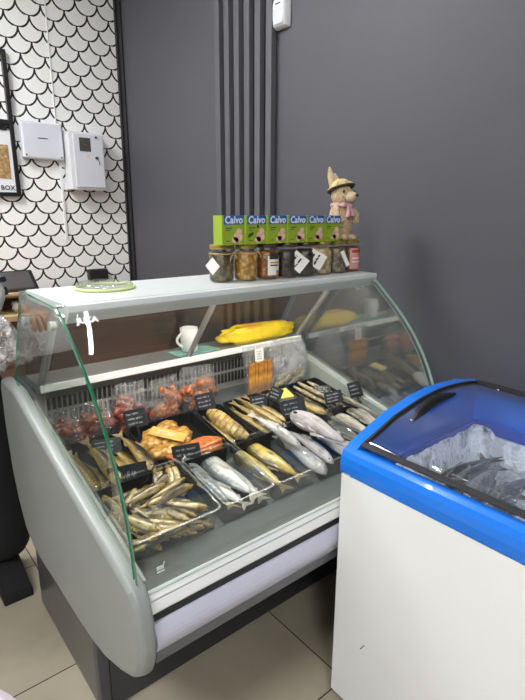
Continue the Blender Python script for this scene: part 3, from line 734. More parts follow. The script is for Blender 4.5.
# straw rabbit sitting on the last two lids
rb = thing('straw_rabbit', 'woven straw rabbit figurine in a brimmed hat with a pink scarf, standing on jars', 'figurine', loc=(1.368, 1.244, BZ))
bodyb = MB()
prof = [(.034, 0), (.042, .008), (.047, .035), (.046, .065), (.040, .095), (.033, .115), (.031, .125)]
bodyb.lathe(prof, seg=20, sx=1.0, sy=.85)
bodyb.blob((0, -.004, .148), (.036, .040, .036), 2, .05, 3, 3)
bodyb.tube([(-.033, -.010, .112), (-.046, -.022, .085), (-.036, -.040, .060)], [.012, .012, .010], 10)
bodyb.tube([(.033, -.014, .112), (.046, -.030, .085), (.030, -.044, .062)], [.012, .012, .010], 10)
bodyb.blob((-.02, -.034, .010), (.017, .022, .011), 5, .05, 2, 2).blob((.02, -.034, .010), (.017, .022, .011), 6, .05, 2, 2)
body = bodyb.build('body', M['straw'], rb)
MB().blob((0, -.044, .143), (.020, .026, .018), 3, .04, 3, 2).build('muzzle', M['straw_pale'], rb)
MB().blob((0, -.069, .148), (.0065, .005, .0055), 1, 0, 1, 2).build('nose', M['ink'], rb)
for s_ in (-1, 1): MB().blob((s_ * .026, -.034, .160), (.0045, .0045, .005), 1, 0, 1, 2).build('eye', M['ink'], rb)
hm = Matrix.Translation((0, .004, .172)) @ Matrix.Rotation(R(-20), 4, 'X')
MB().lathe([(.047, .000), (.046, .003), (.033, .006), (.030, .018), (.020, .026), (.002, .028)], seg=24, mat=hm).build('hat', M['hat'], rb)
MB().lathe([(.030, -.004), (.047, -.004), (.0495, -.001), (.047, .0005)], seg=24, mat=hm).build('hat_brim', M['hat_brim'], rb)
for k in range(7):
    q_ = .9 * k; MB().blob(tuple(hm @ Vector((.034 * math.cos(q_), .034 * math.sin(q_), .010))), (.007, .007, .006), k, .25, 2, 1).build('hat_flower', M['straw_pale'], rb)
for s_ in (-1, 1):
    b = MB(); n = 10; vs = []
    for k in range(n):
        f = k / (n - 1); w = .0165 * math.sin(PI * (.20 + .78 * f)) + .002
        c = Vector((-.016 + (.020 if s_ > 0 else 0) - .006 * f, .026 + .014 * f - (.006 if s_ > 0 else 0), .172 + (.072 if s_ < 0 else .052) * f))
        wx, wy = Vector((.68, -.73, 0)) * w, Vector((.003, .003, 0))
        vs += [c - wx, c - wy, c + wx, c + wy]
    b.add(vs, [(4 * i + j, 4 * i + (j + 1) % 4, 4 * i + 4 + (j + 1) % 4, 4 * i + 4 + j) for i in range(n - 1) for j in range(4)] + [(0, 1, 2, 3), tuple(range(4 * n - 4, 4 * n))[::-1]], 0, True)
    b.build('ear', M['straw_pale'], rb, sub=1)
MB().tube([(.034 * math.cos(2 * PI * k / 20), -.002 + .030 * math.sin(2 * PI * k / 20), .116 + .003 * math.sin(3 * k)) for k in range(21)], .0065, 8).blob((-.004, -.036, .112), (.007, .007, .007), 1, .1, 2, 2).blob((.012, -.036, .115), (.014, .006, .009), 2, .3, 2, 2).blob((-.020, -.034, .116), (.014, .006, .009), 3, .3, 2, 2).tube([(-.006, -.038, .110), (-.012, -.046, .092), (-.016, -.047, .076)], [.005, .007, .008], 8).tube([(0, -.038, .110), (.008, -.046, .094), (.006, -.048, .080)], [.005, .007, .008], 8).build('scarf', M['pink_cloth'], rb)

t = thing('container_lid', 'round clear plastic lid with lime rim lying on the counter deck', 'lid', loc=(.545, 1.333, DZ))
MB().tube([(.0765 * math.cos(2 * PI * k / 48), .0765 * math.sin(2 * PI * k / 48), .0042) for k in range(49)], .0040, 8, cap=False).build('rim', M['lime'], t)
MB().lathe([(.0735, .002), (.0735, .012), (.068, .0175), (.064, .0175), (.060, .013), (.002, .012)], seg=48).build('dome', M['film_lid'], t)

# ------------------------------------------------------------------ on the ledge
LZ = .9405
t = thing('white_mug', 'plain white mug standing on teal cloth on the inner ledge', 'mug', loc=(.915, 1.522, LZ + .0045))
MB().lathe([(.026, 0), (.029, .003), (.031, .04), (.0315, .084), (.029, .084), (.0285, .04), (.025, .006), (.002, .005)], seg=28).build('cup', M['porcelain'], t)
MB().tube([(-.029 - .021 * math.sin(PI * k / 10), -.002, .018 + .052 * k / 10) for k in range(11)], .0045, 8).build('handle', M['porcelain'], t)
b = MB(); nx, ny = 14, 8; vs = []
for j in range(ny + 1):
    for i in range(nx + 1):
        x = -.085 + .17 * i / nx; y = -.046 + .092 * j / ny
        vs.append((x, y, .0012 + .002 * max(0, noise.noise(Vector((x * 30, y * 40, 2)))) * (0 if abs(x) < .04 else 1)))
b.add(vs, [(j * (nx + 1) + i, j * (nx + 1) + i + 1, (j + 1) * (nx + 1) + i + 1, (j + 1) * (nx + 1) + i) for j in range(ny) for i in range(nx)], 0, True)
o = tag(b.build('folded_cloth', M['teal'], off=(.928, 1.522, LZ + .001), solid=.0025), 'folded teal cloth under the white mug', 'cloth')
t = thing('yellow_food_bag', 'long yellow plastic bag lying on the inner ledge', 'bag', loc=(1.225, 1.518, LZ))
MB().blob((0, 0, .030), (.172, .038, .033), 11, .20, 2.6, 4, power=.62).build('bag', M['yellow_bag'], t)
MB().blob((-.172, 0, .024), (.022, .034, .014), 12, .3, 3, 2).build('crimped_end', M['yellow_bag'], t)
MB().blob((.160, .0, .030), (.020, .028, .014), 14, .3, 3, 2).build('crimped_end', M['yellow_bag'], t)
MB().blob((-.05, -.008, .058), (.060, .024, .007), 13, .3, 3, 3).build('printed_panel', M['orange_print'], t)

from mathutils.bvhtree import BVHTree
PLACED = []
def bvh_of(me, m):
    vs = [m @ v.co for v in me.vertices]
    lo = Vector([min(v[i] for v in vs) for i in range(3)]); hi = Vector([max(v[i] for v in vs) for i in range(3)])
    return BVHTree.FromPolygons(vs, [tuple(p.vertices) for p in me.polygons]), lo, hi
def clash(me, m):
    t, lo, hi = bvh_of(me, m)
    for t2, lo2, hi2 in PLACED:
        if all(lo[i] < hi2[i] and hi[i] > lo2[i] for i in range(3)) and t.overlap(t2): return True
    return False
def keep(me, m): PLACED.append(bvh_of(me, m))
# ------------------------------------------------------------------ trays
ALPHA = a2
SL = Matrix.Rotation(ALPHA, 4, 'X')
def tray(name, x0, x1, y0, y1, h, mat, label, cat='tray', group='display trays', edge=None, clear=False):
    cx, cy = (x0 + x1) / 2, (y0 + y1) / 2; w = (x1 - x0) / 2; d = (y1 - y0) / 2 / math.cos(ALPHA)
    t = thing(name, label, cat, loc=dk(cx, cy, .0006), group=group, rot=(ALPHA, 0, 0))
    th = .0022; k = .92
    b = MB()
    def rr(w_, d_, z, r, n=4):
        out = []
        for sx, sy, a0 in ((1, 1, 0), (-1, 1, 90), (-1, -1, 180), (1, -1, 270)):
            for i in range(n + 1):
                a = R(a0 + 90 * i / n); out.append((sx * (w_ - r) + r * math.cos(a), sy * (d_ - r) + r * math.sin(a), z))
        return out
    rings = [rr(w - .006, d - .006, 0, .014), rr(w - .002, d - .002, h, .016), rr(w + .001, d + .001, h + .001, .017), rr(w + .001, d + .001, h + .003, .017), rr(w - .004, d - .004, h + .003, .016), rr(w - .008, d - .008, th, .013)]
    n = len(rings[0]); vs = sum(rings, [])
    fs = [(r * n + i, r * n + (i + 1) % n, (r + 1) * n + (i + 1) % n, (r + 1) * n + i) for r in range(len(rings) - 1) for i in range(n)]
    mi = 0
    b.add(vs, fs, 0, False); b.add(rings[0], [tuple(range(n))[::-1]]); b.add(rings[-1], [tuple(range(n))])
    sh_ = b.build('shell', mat, t); keep(sh_.data, Matrix.Translation(t.location) @ SL)
    if clear:
        rim = MB(); a, c = rr(w + .0015, d + .0015, h + .0035, .017), rr(w - .0035, d - .0035, h + .0035, .016); n2 = len(a)
        rim.add(a + c, [(i, (i + 1) % n2, (i + 1) % n2 + n2, i + n2) for i in range(n2)]); rim.build('rim', M['acrylic_edge'], t)
        MB().box(-w + .010, w - .010, -d + .010, d - .010, th + .0005, th + .002).box(-w + .010, w - .010, d - .0125, d - .0105, th + .002, h - .004).build('black_liner', M['tray_black'], t)
    return t
yA0, yA1, yB0, yB1 = .922, 1.138, 1.148, 1.368  # tray, fish and card coordinates below were worked out from image pixels
tray('clear_tray', .388, .625, yA0, yA1, .064, M['acrylic'], 'clear tray heaped with small golden-headed dried fish', clear=True)
tray('clear_tray', .634, .796, yA0, yA1, .064, M['acrylic'], 'clear tray with black liner holding dark and silver mackerel', clear=True)
tray('clear_tray', .804, .968, yA0, yA1, .064, M['acrylic'], 'clear tray with black liner holding golden smoked mackerel', clear=True)
tray('clear_tray', .976, 1.186, yA0, yA1, .064, M['acrylic'], 'clear tray holding lilac-grey dried bream', clear=True)
tray('clear_tray', 1.198, 1.390, yA0, yA1, .064, M['acrylic'], 'clear tray at the far end holding pale dried fish', clear=True)
tray('black_tray', .388, .577, yB0, yB1, .036, M['tray_black'], 'black tray of olive-gold smoked fish at the near end')
tray('black_tray', .587, .818, yB0, yB1, .036, M['tray_black'], 'wide black tray of golden fillets and an orange slab')
tray('black_tray', .826, .928, yB0, yB1, .036, M['tray_black'], 'narrow black tray holding the netted fish roll')
tray('black_tray', .936, 1.098, yB0, yB1, .036, M['tray_black'], 'black tray of slim golden smoked fish')
tray('black_tray', 1.108, 1.215, yB0, yB1, .036, M['tray_black'], 'black tray with the yellow butter tub')
tray('black_tray', 1.225, 1.390, yB0, yB1, .036, M['tray_black'], 'black tray of pale dried fish strips at the far end')

# ------------------------------------------------------------------ fish
def fish_mesh(name, L, H, W, mats, head=.2, bend=0., headless=False, tail=1.0, belly=.5, seg=16, ring=12, flat=.0, dorsal=True, eye=True, slim=1.0):
    """a fish along +X (head at +X), back towards +Y, lying on its side; mats: skin, head, fin, eye"""
    vs = []; fs = []; mi = []
    def hh(t):
        if headless: 
            k = .80 + .20 * math.sin(PI * min(1, t / .45) * .5) if t < .45 else 1 - ((t - .45) / .55) ** 1.35 * .86
        else:
            k = math.sqrt(max(0, 1 - (1 - min(1, t / .38)) ** 2)) if t < .38 else 1 - ((t - .38) / .62) ** (1.3 * slim) * .85
        return max(k, .06)
    def cy(x): return bend * (1 - (2 * x / L) ** 2) * L
    for i in range(seg + 1):
        t = i / seg; t = t ** 1.15; x = L / 2 - t * L * .86; k = hh(t)
        if i == 0 and not headless: k = .10
        for j in range(ring):
            a = 2 * PI * j / ring
            y = math.sin(a) * H / 2 * k; z = math.cos(a) * W / 2 * (k ** .75)
            vs.append((x, y + cy(x) - H * .06 * (1 - k), z + W / 2))
    for i in range(seg):
        hd = (i + .5) / seg; hd = hd ** 1.15
        for j in range(ring):
            fs.append((i * ring + j, i * ring + (j + 1) % ring, (i + 1) * ring + (j + 1) % ring, (i + 1) * ring + j)); mi.append(1 if (not headless and hd < head) else 0)
    fs.append(tuple(range(ring))[::-1]); mi.append(1)
    fs.append(tuple(range(seg * ring, seg * ring + ring))); mi.append(0)
    b = MB(); b.v = vs; b.f = fs; b.mi = mi; b.sm = [True] * (len(fs) - 2) + [False, False]
    xt = L / 2 - L * .85; xe = -L / 2; yt = cy(xt) - H * .05; hz = W / 2
    s = tail * H * .42
    pts = [(xt, yt + H * .06), (xt - L * .05, yt + s * .55), (xe, yt + s), (xe + L * .05, yt + s * .1), (xe, yt - s), (xt - L * .05, yt - s * .55), (xt, yt - H * .06)]
    n = len(pts); d = max(.0008, W * .03)
    b.add([(x, y, hz - d) for x, y in pts] + [(x, y, hz + d) for x, y in pts], [tuple(range(n))[::-1], tuple(range(n, 2 * n))] + [(i, (i + 1) % n, (i + 1) % n + n, i + n) for i in range(n)], 2, False)
    if dorsal:
        for (xa, xb, sg, hgt) in ((.05, -.13, 1, .16), (-.12, -.24, -1, .14)):
            ys = lambda x: sg * H / 2 * hh((.5 - x) / .86) * .93 + cy(x * L)
            q = [(xa * L, ys(xa)), (xb * L, ys(xb)), (xb * L - L * .02, ys(xb) + sg * H * hgt * .5), (xa * L - L * .05, ys(xa) + sg * H * hgt)]
            b.add([(x, y, hz - d) for x, y in q] + [(x, y, hz + d) for x, y in q], [(3, 2, 1, 0), (4, 5, 6, 7)] + [(i, (i + 1) % 4, (i + 1) % 4 + 4, i + 4) for i in range(4)], 2, False)
        # side fin behind the head
        q = [(L * .22, -H * .12), (L * .10, -H * .02), (L * .09, -H * .24)]
        z0 = W * .98
        b.add([(x, y + cy(x), z0 + (.0 if k == 0 else W * .06)) for k, (x, y) in enumerate(q)], [(0, 1, 2)], 2, False)
    if eye and not headless:
        ex = L * (.5 - .075); ey = cy(ex) + H * .07; r = H * .075; kz = hh(.09) ** .75
        b.blob((ex, ey, W / 2 + W / 2 * kz * .93), (r, r, r * .45), 1, 0, 1, 1, 3); b.blob((ex, ey, W / 2 - W / 2 * kz * .93), (r, r, r * .45), 1, 0, 1, 1, 3)
    if headless:   # gill cut rim and lateral dot
        b.mi[-0:] = b.mi
    me_o = b.build(name, mats); me = me_o.data; bpy.data.objects.remove(me_o); me['W'] = W; me['H'] = H; return me
def lay(me, name, head, tail, h, label, group, roll=0., pitch=None, cat='fish', h2=None, base=dk, flip=False, settle=.045):
    """lay a fish from head (x,y) to tail (x,y), h (and h2 at the tail) above the sloping bed"""
    a = base(head[0], head[1], h); c = base(tail[0], tail[1], h if h2 is None else h2)
    xa = (a - c).normalized(); nrm = (SL @ Vector((0, 0, 1))) if base is dk else Vector((0, 0, 1))
    ya = nrm.cross(xa).normalized(); za = xa.cross(ya).normalized()
    W_ = me.get('W', 0.); H_ = me.get('H', W_); k_ = abs(math.sin(R(roll)))
    m = frame((a + c) / 2, xa, ya, za) @ Matrix.Translation((0, 0, W_ / 2 + k_ * max(0, H_ - W_) * .42)) @ Matrix.Rotation(R(roll), 4, 'X') @ Matrix.Translation((0, 0, -W_ / 2))
    if flip: m = m @ Matrix.Rotation(PI, 4, 'X')
    if settle:
        for k in range(int(settle / .003) + 1):                    # raise it until it rests on what lies below
            m2 = Matrix.Translation(nrm * .003 * k) @ m
            if not clash(me, m2): m = m2; break
    keep(me, m)
    o = bpy.data.objects.new(name, me); COL.objects.link(o); o.matrix_world = m
    return tag(o, label, cat, group)
rng = random.Random(21)
# --- heap of small golden-headed fish in the nearest clear tray
sm = [M['sprat'], M['sprat_head'], M['fin'], M['eye']]
sprats = [fish_mesh('small_dried_fish', .135, .025, .014, sm, .2, bd, seg=12, ring=8, tail=1.1) for bd in (-.04, .0, .05)]
def sprat(hx, hy, ang, h, h2, L=.112, roll=None):
    hx = min(max(hx, .402), .612); hy = min(max(hy, .931), 1.135)
    for _ in range(60):
        a = R(ang); tx, ty = hx - math.cos(a) * L, hy - math.sin(a) * L * .98
        if .398 < tx < .616 and .932 < ty < 1.165: break
        ang += 6
    lay(rng.choice(sprats), 'small_dried_fish', (hx, hy), (tx, ty), h, 'small dried fish with a golden head heaped in the nearest clear tray', 'small dried fish heap', roll=rng.uniform(-35, 35) if roll is None else roll, h2=h2, settle=.024)
for i in range(9): sprat(.415 + .023 * i + rng.uniform(-.004, .004), .932 + rng.uniform(0, .010), rng.uniform(-80, -45), .010 + .006 * (i % 2), .008)
for i in range(8): sprat(.410 + .026 * i + rng.uniform(-.004, .004), .955 + rng.uniform(-.01, .012), rng.uniform(-85, -35), .026, .016)
for i in range(5): sprat(.402 + .010 * i, 1.120 - .006 * i + rng.uniform(-.006, .006), rng.uniform(95, 120), .010 + .005 * (i % 2), .010, .115)
for i in range(6): sprat(.43 + .030 * i, .99 + rng.uniform(-.01, .012), rng.uniform(-70, -20), .024, .020)
for i in range(9): sprat(.530 + .010 * i, 1.122 + rng.uniform(-.020, .012), rng.uniform(40, 85), .014 + .008 * (i % 3), .012, .115)
for i in range(5): sprat(.600, 1.03 + .020 * i, rng.uniform(5, 40), .036, .028)
for i in range(4): sprat(.570 - .03 * i, 1.055 + .014 * i, rng.uniform(-15, 10), .040, .034)
for i in range(4): sprat(.600 - .02 * i, .965 + .016 * i, rng.uniform(-50, -10), .032, .028)
for i in range(4): sprat(.560 + .016 * i, 1.135, rng.uniform(50, 75), .046, .026)
# --- mackerel
mk = [M['mack'], M['cut'], M['fin'], M['eye']]; mp_ = [M['mack_pale'], M['cut'], M['fin_pale'], M['eye']]; mg = [M['mack_gold'], M['cut'], M['fin'], M['eye']]
m1 = fish_mesh('mackerel', .225, .066, .034, mk, headless=True, bend=.02, tail=1.0); m2 = fish_mesh('mackerel', .225, .068, .034, mp_, headless=True, bend=.015, tail=1.0)
m3 = fish_mesh('smoked_mackerel', .20, .060, .034, mg, headless=True, bend=.01, tail=1.0)
lay(m1, 'mackerel', (.664, 1.160), (.678, .932), .010, 'dark-backed headless mackerel in the clear tray right of the small fish', 'whole mackerel', h2=.006, roll=22, settle=.012)
lay(m2, 'mackerel', (.722, 1.155), (.754, .930), .012, 'silver-white headless mackerel beside the dark-backed one', 'whole mackerel', h2=.010, roll=-5, settle=.014)
m4 = fish_mesh('mackerel', .15, .05, .02, mp_, headless=True, bend=.015, tail=1.0)
lay(m4, 'mackerel', (.688, 1.075), (.722, .938), .005, 'pale silver mackerel lying low between the two upper ones', 'whole mackerel', h2=.005, settle=0)
lay(m4, 'mackerel', (.762, 1.075), (.772, .938), .005, 'small silver mackerel lying lowest at the right of the mackerel tray', 'whole mackerel', h2=.005, settle=.01)
lay(m3, 'smoked_mackerel', (.880, 1.140), (.920, .932), .008, 'large golden smoked mackerel, right one in its clear tray', 'golden smoked mackerel', h2=.006, roll=-5, settle=.012)
lay(m3, 'smoked_mackerel', (.826, 1.115), (.848, .930), .005, 'golden smoked mackerel, left one in its clear tray', 'golden smoked mackerel', h2=.005, roll=8, settle=.008)
# --- dried bream
bm_ = [M['bream'], M['bream'], M['fin_pale'], M['eye']]
br_big = fish_mesh('dried_bream', .232, .118, .028, bm_, .22, .0, tail=.7, slim=.9); br_long = fish_mesh('dried_bream', .23, .062, .026, bm_, .22, .02, tail=.9)
br_thin = fish_mesh('dried_bream', .22, .036, .022, bm_, .2, .03, tail=1.0)

lay(br_long, 'dried_bream', (1.006, .932), (.998, 1.150), .006, 'long pale dried bream with its head at the tray front', 'dried bream', h2=.010, settle=.02)
lay(br_thin, 'dried_bream', (1.052, .955), (1.030, 1.155), .012, 'thin dried bream between the broad and the long one', 'dried bream', h2=.020, roll=60, settle=.02)
lay(br_thin, 'dried_bream', (.998, 1.050), (.958, 1.240), .030, 'thin dried bream whose tail reaches over the slim smoked fish', 'dried bream', h2=.046, roll=30, settle=.02)
lay(br_long, 'dried_bream', (1.150, .945), (1.125, 1.125), .005, 'dried bream at the bottom of the bream tray', 'dried bream', h2=.005, settle=0)
lay(br_big, 'dried_bream', (1.062, 1.160), (1.112, .938), .052, 'broad oval lilac-grey dried bream lying on top', 'dried bream', h2=.036, roll=6, settle=.03)
# --- pale dried fish of the far trays
vb = [M['vobla'], M['vobla'], M['fin_pale'], M['eye']]
v1 = fish_mesh('pale_dried_fish', .205, .052, .024, vb, .22, .02, tail=1.0); v2 = fish_mesh('pale_dried_fish', .20, .060, .024, vb, .24, -.02, tail=.9); v3 = fish_mesh('pale_dried_fish', .16, .030, .02, vb, .2, .03)
lay(v1, 'pale_dried_fish', (1.222, 1.140), (1.236, .935), .010, 'pale dried fish with its head toward the bream, foremost of the far tray', 'pale dried fish', h2=.006, settle=.015)
lay(v2, 'pale_dried_fish', (1.258, 1.150), (1.290, .955), .022, 'pale dried fish under a black card lying across its neighbour', 'pale dried fish', h2=.012, settle=.02)
lay(v1, 'pale_dried_fish', (1.362, 1.160), (1.366, .965), .012, 'pale dried fish against the far end glass', 'pale dried fish', h2=.008, roll=-10, settle=.015)
lay(v2, 'pale_dried_fish', (1.318, 1.160), (1.338, .960), .026, 'broader pale dried fish leaning on the one at the end glass', 'pale dried fish', h2=.016, roll=10, settle=.02)
lay(v3, 'pale_dried_fish', (1.212, 1.12), (1.262, .965), .034, 'thin pale dried fish along the side of the far tray', 'pale dried fish', h2=.028, roll=40, settle=.02)
lay(v3, 'pale_dried_fish', (1.300, 1.17), (1.335, 1.03), .044, 'thin pale dried fish on top of the far heap', 'pale dried fish', h2=.040, roll=40, settle=.025)
# --- olive-gold smoked fish in the near black tray
gg = [M['golden'], M['golden'], M['fin'], M['eye']]
G = [fish_mesh('smoked_fish', .20, .042, .020, gg, .2, bd, tail=.9) for bd in (.05, -.05, .02)]
gp = [((.414, 1.160), (.402, 1.345), .004), ((.448, 1.150), (.420, 1.330), .010), ((.466, 1.135), (.442, 1.335), .026), ((.505, 1.150), (.470, 1.325), .006), ((.522, 1.130), (.492, 1.318), .024), ((.545, 1.160), (.520, 1.350), .008), ((.560, 1.150), (.545, 1.345), .022)]
gl_ = ['olive-gold smoked fish against the near side panel', 'olive-gold smoked fish second from the near side panel', 'fat olive-gold smoked fish lying on top with its tail raised', 'olive-gold smoked fish half buried in the middle of its tray', 'olive-gold smoked fish in front of the red fish bags', 'olive-gold smoked fish low beside the golden fillets tray', 'olive-gold smoked fish at the edge nearest the golden fillets']
for i, (hd, tl, h) in enumerate(gp):
    lay(G[i % 3], 'smoked_fish', hd, tl, h, gl_[i], 'olive-gold smoked fish', roll=(-20, 15, 30, 0, 20, -15, 10)[i], h2=h + (.03 if i == 2 else .006), settle=.015)
# --- slim golden smoked fish
sg = [M['small_gold'], M['small_gold'], M['fin'], M['eye']]
SG = [fish_mesh('slim_smoked_fish', .19, .026, .020, sg, .2, bd, seg=12, ring=8) for bd in (.03, -.03)]
for i in range(11):
    x = .948 + .0135 * (i % 6) + (.008 if i >= 6 else 0); lv = .004 if i < 6 else .024
    lay(SG[i % 2], 'slim_smoked_fish', (x + .045, 1.165 + .004 * (i % 3)), (x, 1.352 - .006 * (i % 2)), lv + .004 * (i % 2), 'slim golden smoked fish in the tray behind the bream', 'slim golden smoked fish', roll=rng.uniform(-25, 25), h2=lv + .012, settle=.012)
# two slim ones under the roll
for i in range(2):
    lay(SG[i], 'slim_smoked_fish', (.850 + .050 * i, 1.160), (.842 + .050 * i, 1.355), .004, 'slim golden smoked fish lying under the netted roll', 'slim fish under the roll')
# netted roll
rt_ = thing('netted_fish_roll', 'golden fish roll tied in string netting in a narrow black tray', 'fish roll', loc=dk(.878, 1.250, .036), rot=(ALPHA, 0, R(8)))
MB().tube([(.004 * math.sin(k), .092 - .023 * k, 0) for k in range(9)], [.012, .022, .026, .027, .027, .026, .023, .017, .009], 16).build('roll', M['roll'], rt_)
b = MB()
for k in range(8):
    y = .075 - .021 * k; r = (.0222, .0262, .0272, .0275, .0272, .0262, .0240, .0195)[k]
    b.tube([(r * math.cos(2 * PI * j / 20), y + .006 * math.sin(2 * PI * j / 20 * 2), r * math.sin(2 * PI * j / 20)) for j in range(21)], .0011, 5)
b.build('netting', M['net'], rt_)
# golden fillets and the orange slab
fl = [(.625, 1.232), (.662, 1.222), (.622, 1.272), (.668, 1.262), (.708, 1.250), (.645, 1.305), (.690, 1.298), (.728, 1.280), (.705, 1.325)]
fn = ['front', 'middle', 'left', 'centre', 'right']
for i, (x, y) in enumerate(fl):
    p = dk(x, y, .026 + .004 * (i % 3))
    b = MB().blob((0, 0, 0), (.034, .031, .020), 30 + i, .28, 2.2, 3)
    one(b, 'golden_fillet', M['gold_fillet'], 'golden fried fillet piece piled in the wide black tray', 'fillet', 'golden fillet pile', off=p)
p = dk(.735, 1.198, .026)
b = MB().blob((0, 0, 0), (.100, .034, .018), 51, .22, 1.8, 4, power=.8)
o = one(b, 'orange_fillet', M['salmon'], 'bright orange salmon slab at the front of the wide black tray', 'fillet', off=p); o.rotation_euler = (ALPHA, 0, R(4))
p = dk(.672, 1.268, .054)
m = Matrix.Translation(p) @ SL @ Matrix.Rotation(R(-50), 4, 'Z')
M['amber_paper'] = plain('amber_label', '#cf9f52', .4, 0, .1, 40)
ps = MB().box(-.055, .055, -.022, .022, 0, .0012, 0, m); lb = thing('pack_label', 'amber paper strip lying across the golden fillets', 'label', base=p)
ps.build('strip', M['amber_paper'], lb); b = MB(); scribble(b, m @ Matrix.Translation((.0, 0, .0012)), .07, .024, 3, rng, t=.0014); b.build('writing', M['paper'], lb)
# butter tub
t = thing('butter_tub', 'small clear tub with a yellow butter block by black cards', 'tub', loc=dk(1.150, 1.290, .030), rot=(ALPHA, 0, R(-12)))
MB().box(-.034, .034, -.038, .038, 0, .028).build('tub', M['acrylic'], t, bevel=.003)
MB().box(-.036, .036, -.040, .040, .028, .031).build('rim', M['acrylic_edge'], t, bevel=.001)
MB().box(-.026, .026, -.030, .030, .031, .037).build('block', M['cheese'], t, bevel=.003)
for i in range(4):
    lay(SG[i % 2], 'slim_smoked_fish', (1.125 + .022 * i, 1.165), (1.115 + .02 * i, 1.35), .004 + .008 * (i % 2), 'slim golden smoked fish lying beneath the butter tub', 'slim fish under the butter tub')
lay(fish_mesh('smoked_fish', .17, .045, .026, gg, .2, .04), 'smoked_fish', (1.205, 1.155), (1.150, 1.27), .036, 'golden smoked fish between the butter tub and the pale strips', 'olive-gold smoked fish', roll=12, h2=.040)
# pale strips
def strip_mesh(name, L, W, T, seed, mat):
    b = MB(); n = 9; vs = []
    for i in range(n):
        f = i / (n - 1); k = .55 + .45 * math.sin(PI * min(1, f * 1.05 + .05)); x = -L / 2 + L * f
        y = .012 * noise.noise(Vector((f * 2.2, seed, 0))); z = .010 * noise.noise(Vector((f * 2.0, seed, 7)))
        vs += [(x, y - W / 2 * k, z), (x, y - W / 4 * k, z + T * .6 * k), (x, y + W / 4 * k, z + T * .6 * k), (x, y + W / 2 * k, z), (x, y, z - T * .5 * k)]
    b.add(vs, [(5 * i + j, 5 * i + (j + 1) % 5, 5 * i + 5 + (j + 1) % 5, 5 * i + 5 + j) for i in range(n - 1) for j in range(5)] + [(0, 1, 2, 3, 4), tuple(range(5 * n - 5, 5 * n))[::-1]], 0, True)
    o = b.build(name, mat); me = o.data; bpy.data.objects.remove(o); return me
PS = [strip_mesh('dried_fish_strip', .15, .019, .012, s_, M['pale_strip']) for s_ in (1, 2, 3)]
for i in range(10):
    x = 1.245 + .0145 * (i % 8); lay(PS[i % 3], 'dried_fish_strip', (x + .03, 1.185 + .006 * (i % 3)), (x, 1.335 + .006 * (i % 2)), .014 + .012 * (i % 3), 'pale dried fish strip in the far black tray', 'pale strips in the far tray', cat='fish strip', h2=.022 + .012 * (i % 3))

# ------------------------------------------------------------------ bags standing before the grille
def pouch(name, label, cat, x, w, hgt, dep, y=1.435, lean=.10, yaw=0, seed=0, mat='film', group=None, top=.35, seal=True):
    """a clear film bag: a pillow that closes in a crimped top edge"""
    t = thing(name, label, cat, loc=dk(x, y, .006), group=group, rot=(-lean, 0, R(yaw)))
    b = MB(); nz, na = 14, 24; vs = []
    for i in range(nz + 1):
        f = i / nz; z = hgt * f
        prof = math.sin(PI * min(1, .12 + f * .95)) ** .6 if f < .9 else .35 - (f - .9) * 2
        dd = dep / 2 * max(.05, prof) * (1 - top * f); ww = w / 2 * (.86 + .14 * math.sin(PI * f)) * (1 if f < .85 else 1 - (f - .85) * .4)
        for j in range(na):
            a = 2 * PI * j / na; c, s = math.cos(a), math.sin(a)
            k = 1 + .16 * noise.noise(Vector((c * 1.8 + seed * 3, s * 1.8, z * 22))) 
            vs.append((math.copysign(abs(c) ** .7, c) * ww * k, s * dd * k, z + .010 * noise.noise(Vector((a * 1.3, seed, f * 3))) * f))
    b.add(vs, [(i * na + j, i * na + (j + 1) % na, (i + 1) * na + (j + 1) % na, (i + 1) * na + j) for i in range(nz) for j in range(na)] + [tuple(range(na))[::-1], tuple(range(nz * na, nz * na + na))], 0, True)
    b.build('film', M[mat], t); return t
RS = [strip_mesh('dried_fish_strip', .072, .036, .022, 11 + s_, M['red_meat']) for s_ in range(3)]
OS = [strip_mesh('dried_fish_strip', .085, .036, .022, 21 + s_, M['orange_meat']) for s_ in range(3)]
bags = [(.432, .085, .085, 'nearest clear bag of red dried fish by the side panel', 'red dried fish strip in the bag by the side panel', 'bag by the side panel', RS, 11),
        (.525, .090, .090, 'clear bag of red dried fish behind the olive-gold fish', 'red dried fish strip in the bag behind the olive-gold fish', 'bag behind the olive-gold fish', RS, 11),
        (.632, .100, .118, 'taller clear bag of red dried fish behind a black card', 'red dried fish strip in the taller bag behind a card', 'taller bag behind a card', RS, 10),
        (.752, .110, .112, 'clear bag of orange dried fish behind the golden fillets', 'orange dried fish strip in the bag behind the golden fillets', 'bag behind the golden fillets', OS, 8),
        (.880, .125, .125, 'large clear bag of orange-red dried fish behind the netted roll', 'orange dried fish strip in the bag behind the netted roll', 'bag behind the netted roll', OS, 10)]
for bi, (x, w, hg, bl, sl_, grp, meshes, n_) in enumerate(bags):
    hg *= 1.20; w *= 1.10
    pouch('clear_food_bag', bl, 'bag', x, w, hg, .080, y=1.415, lean=.06, seed=bi, yaw=(-4, 3, -6, 5, -8)[bi], group='clear bags of dried fish')
    for i in range(n_):
        q = rng.uniform(-.30, .30) * w; zz = hg * (.10 + .54 * (i + .5) / n_); p = dk(x + q, 1.412 + rng.uniform(-.016, .012), .006) + Vector((0, zz * .06, zz))
        o = bpy.data.objects.new('dried_fish_strip', meshes[i % 3]); COL.objects.link(o); o.location = p
        o.rotation_euler = (R(rng.uniform(50, 110)), R(rng.uniform(-70, 70)), R(rng.uniform(-25, 25)))
        s_ = .80 + .25 * rng.random(); o.scale = (s_ * min(1, w / .1), s_, s_); tag(o, sl_, 'fish strip', grp)
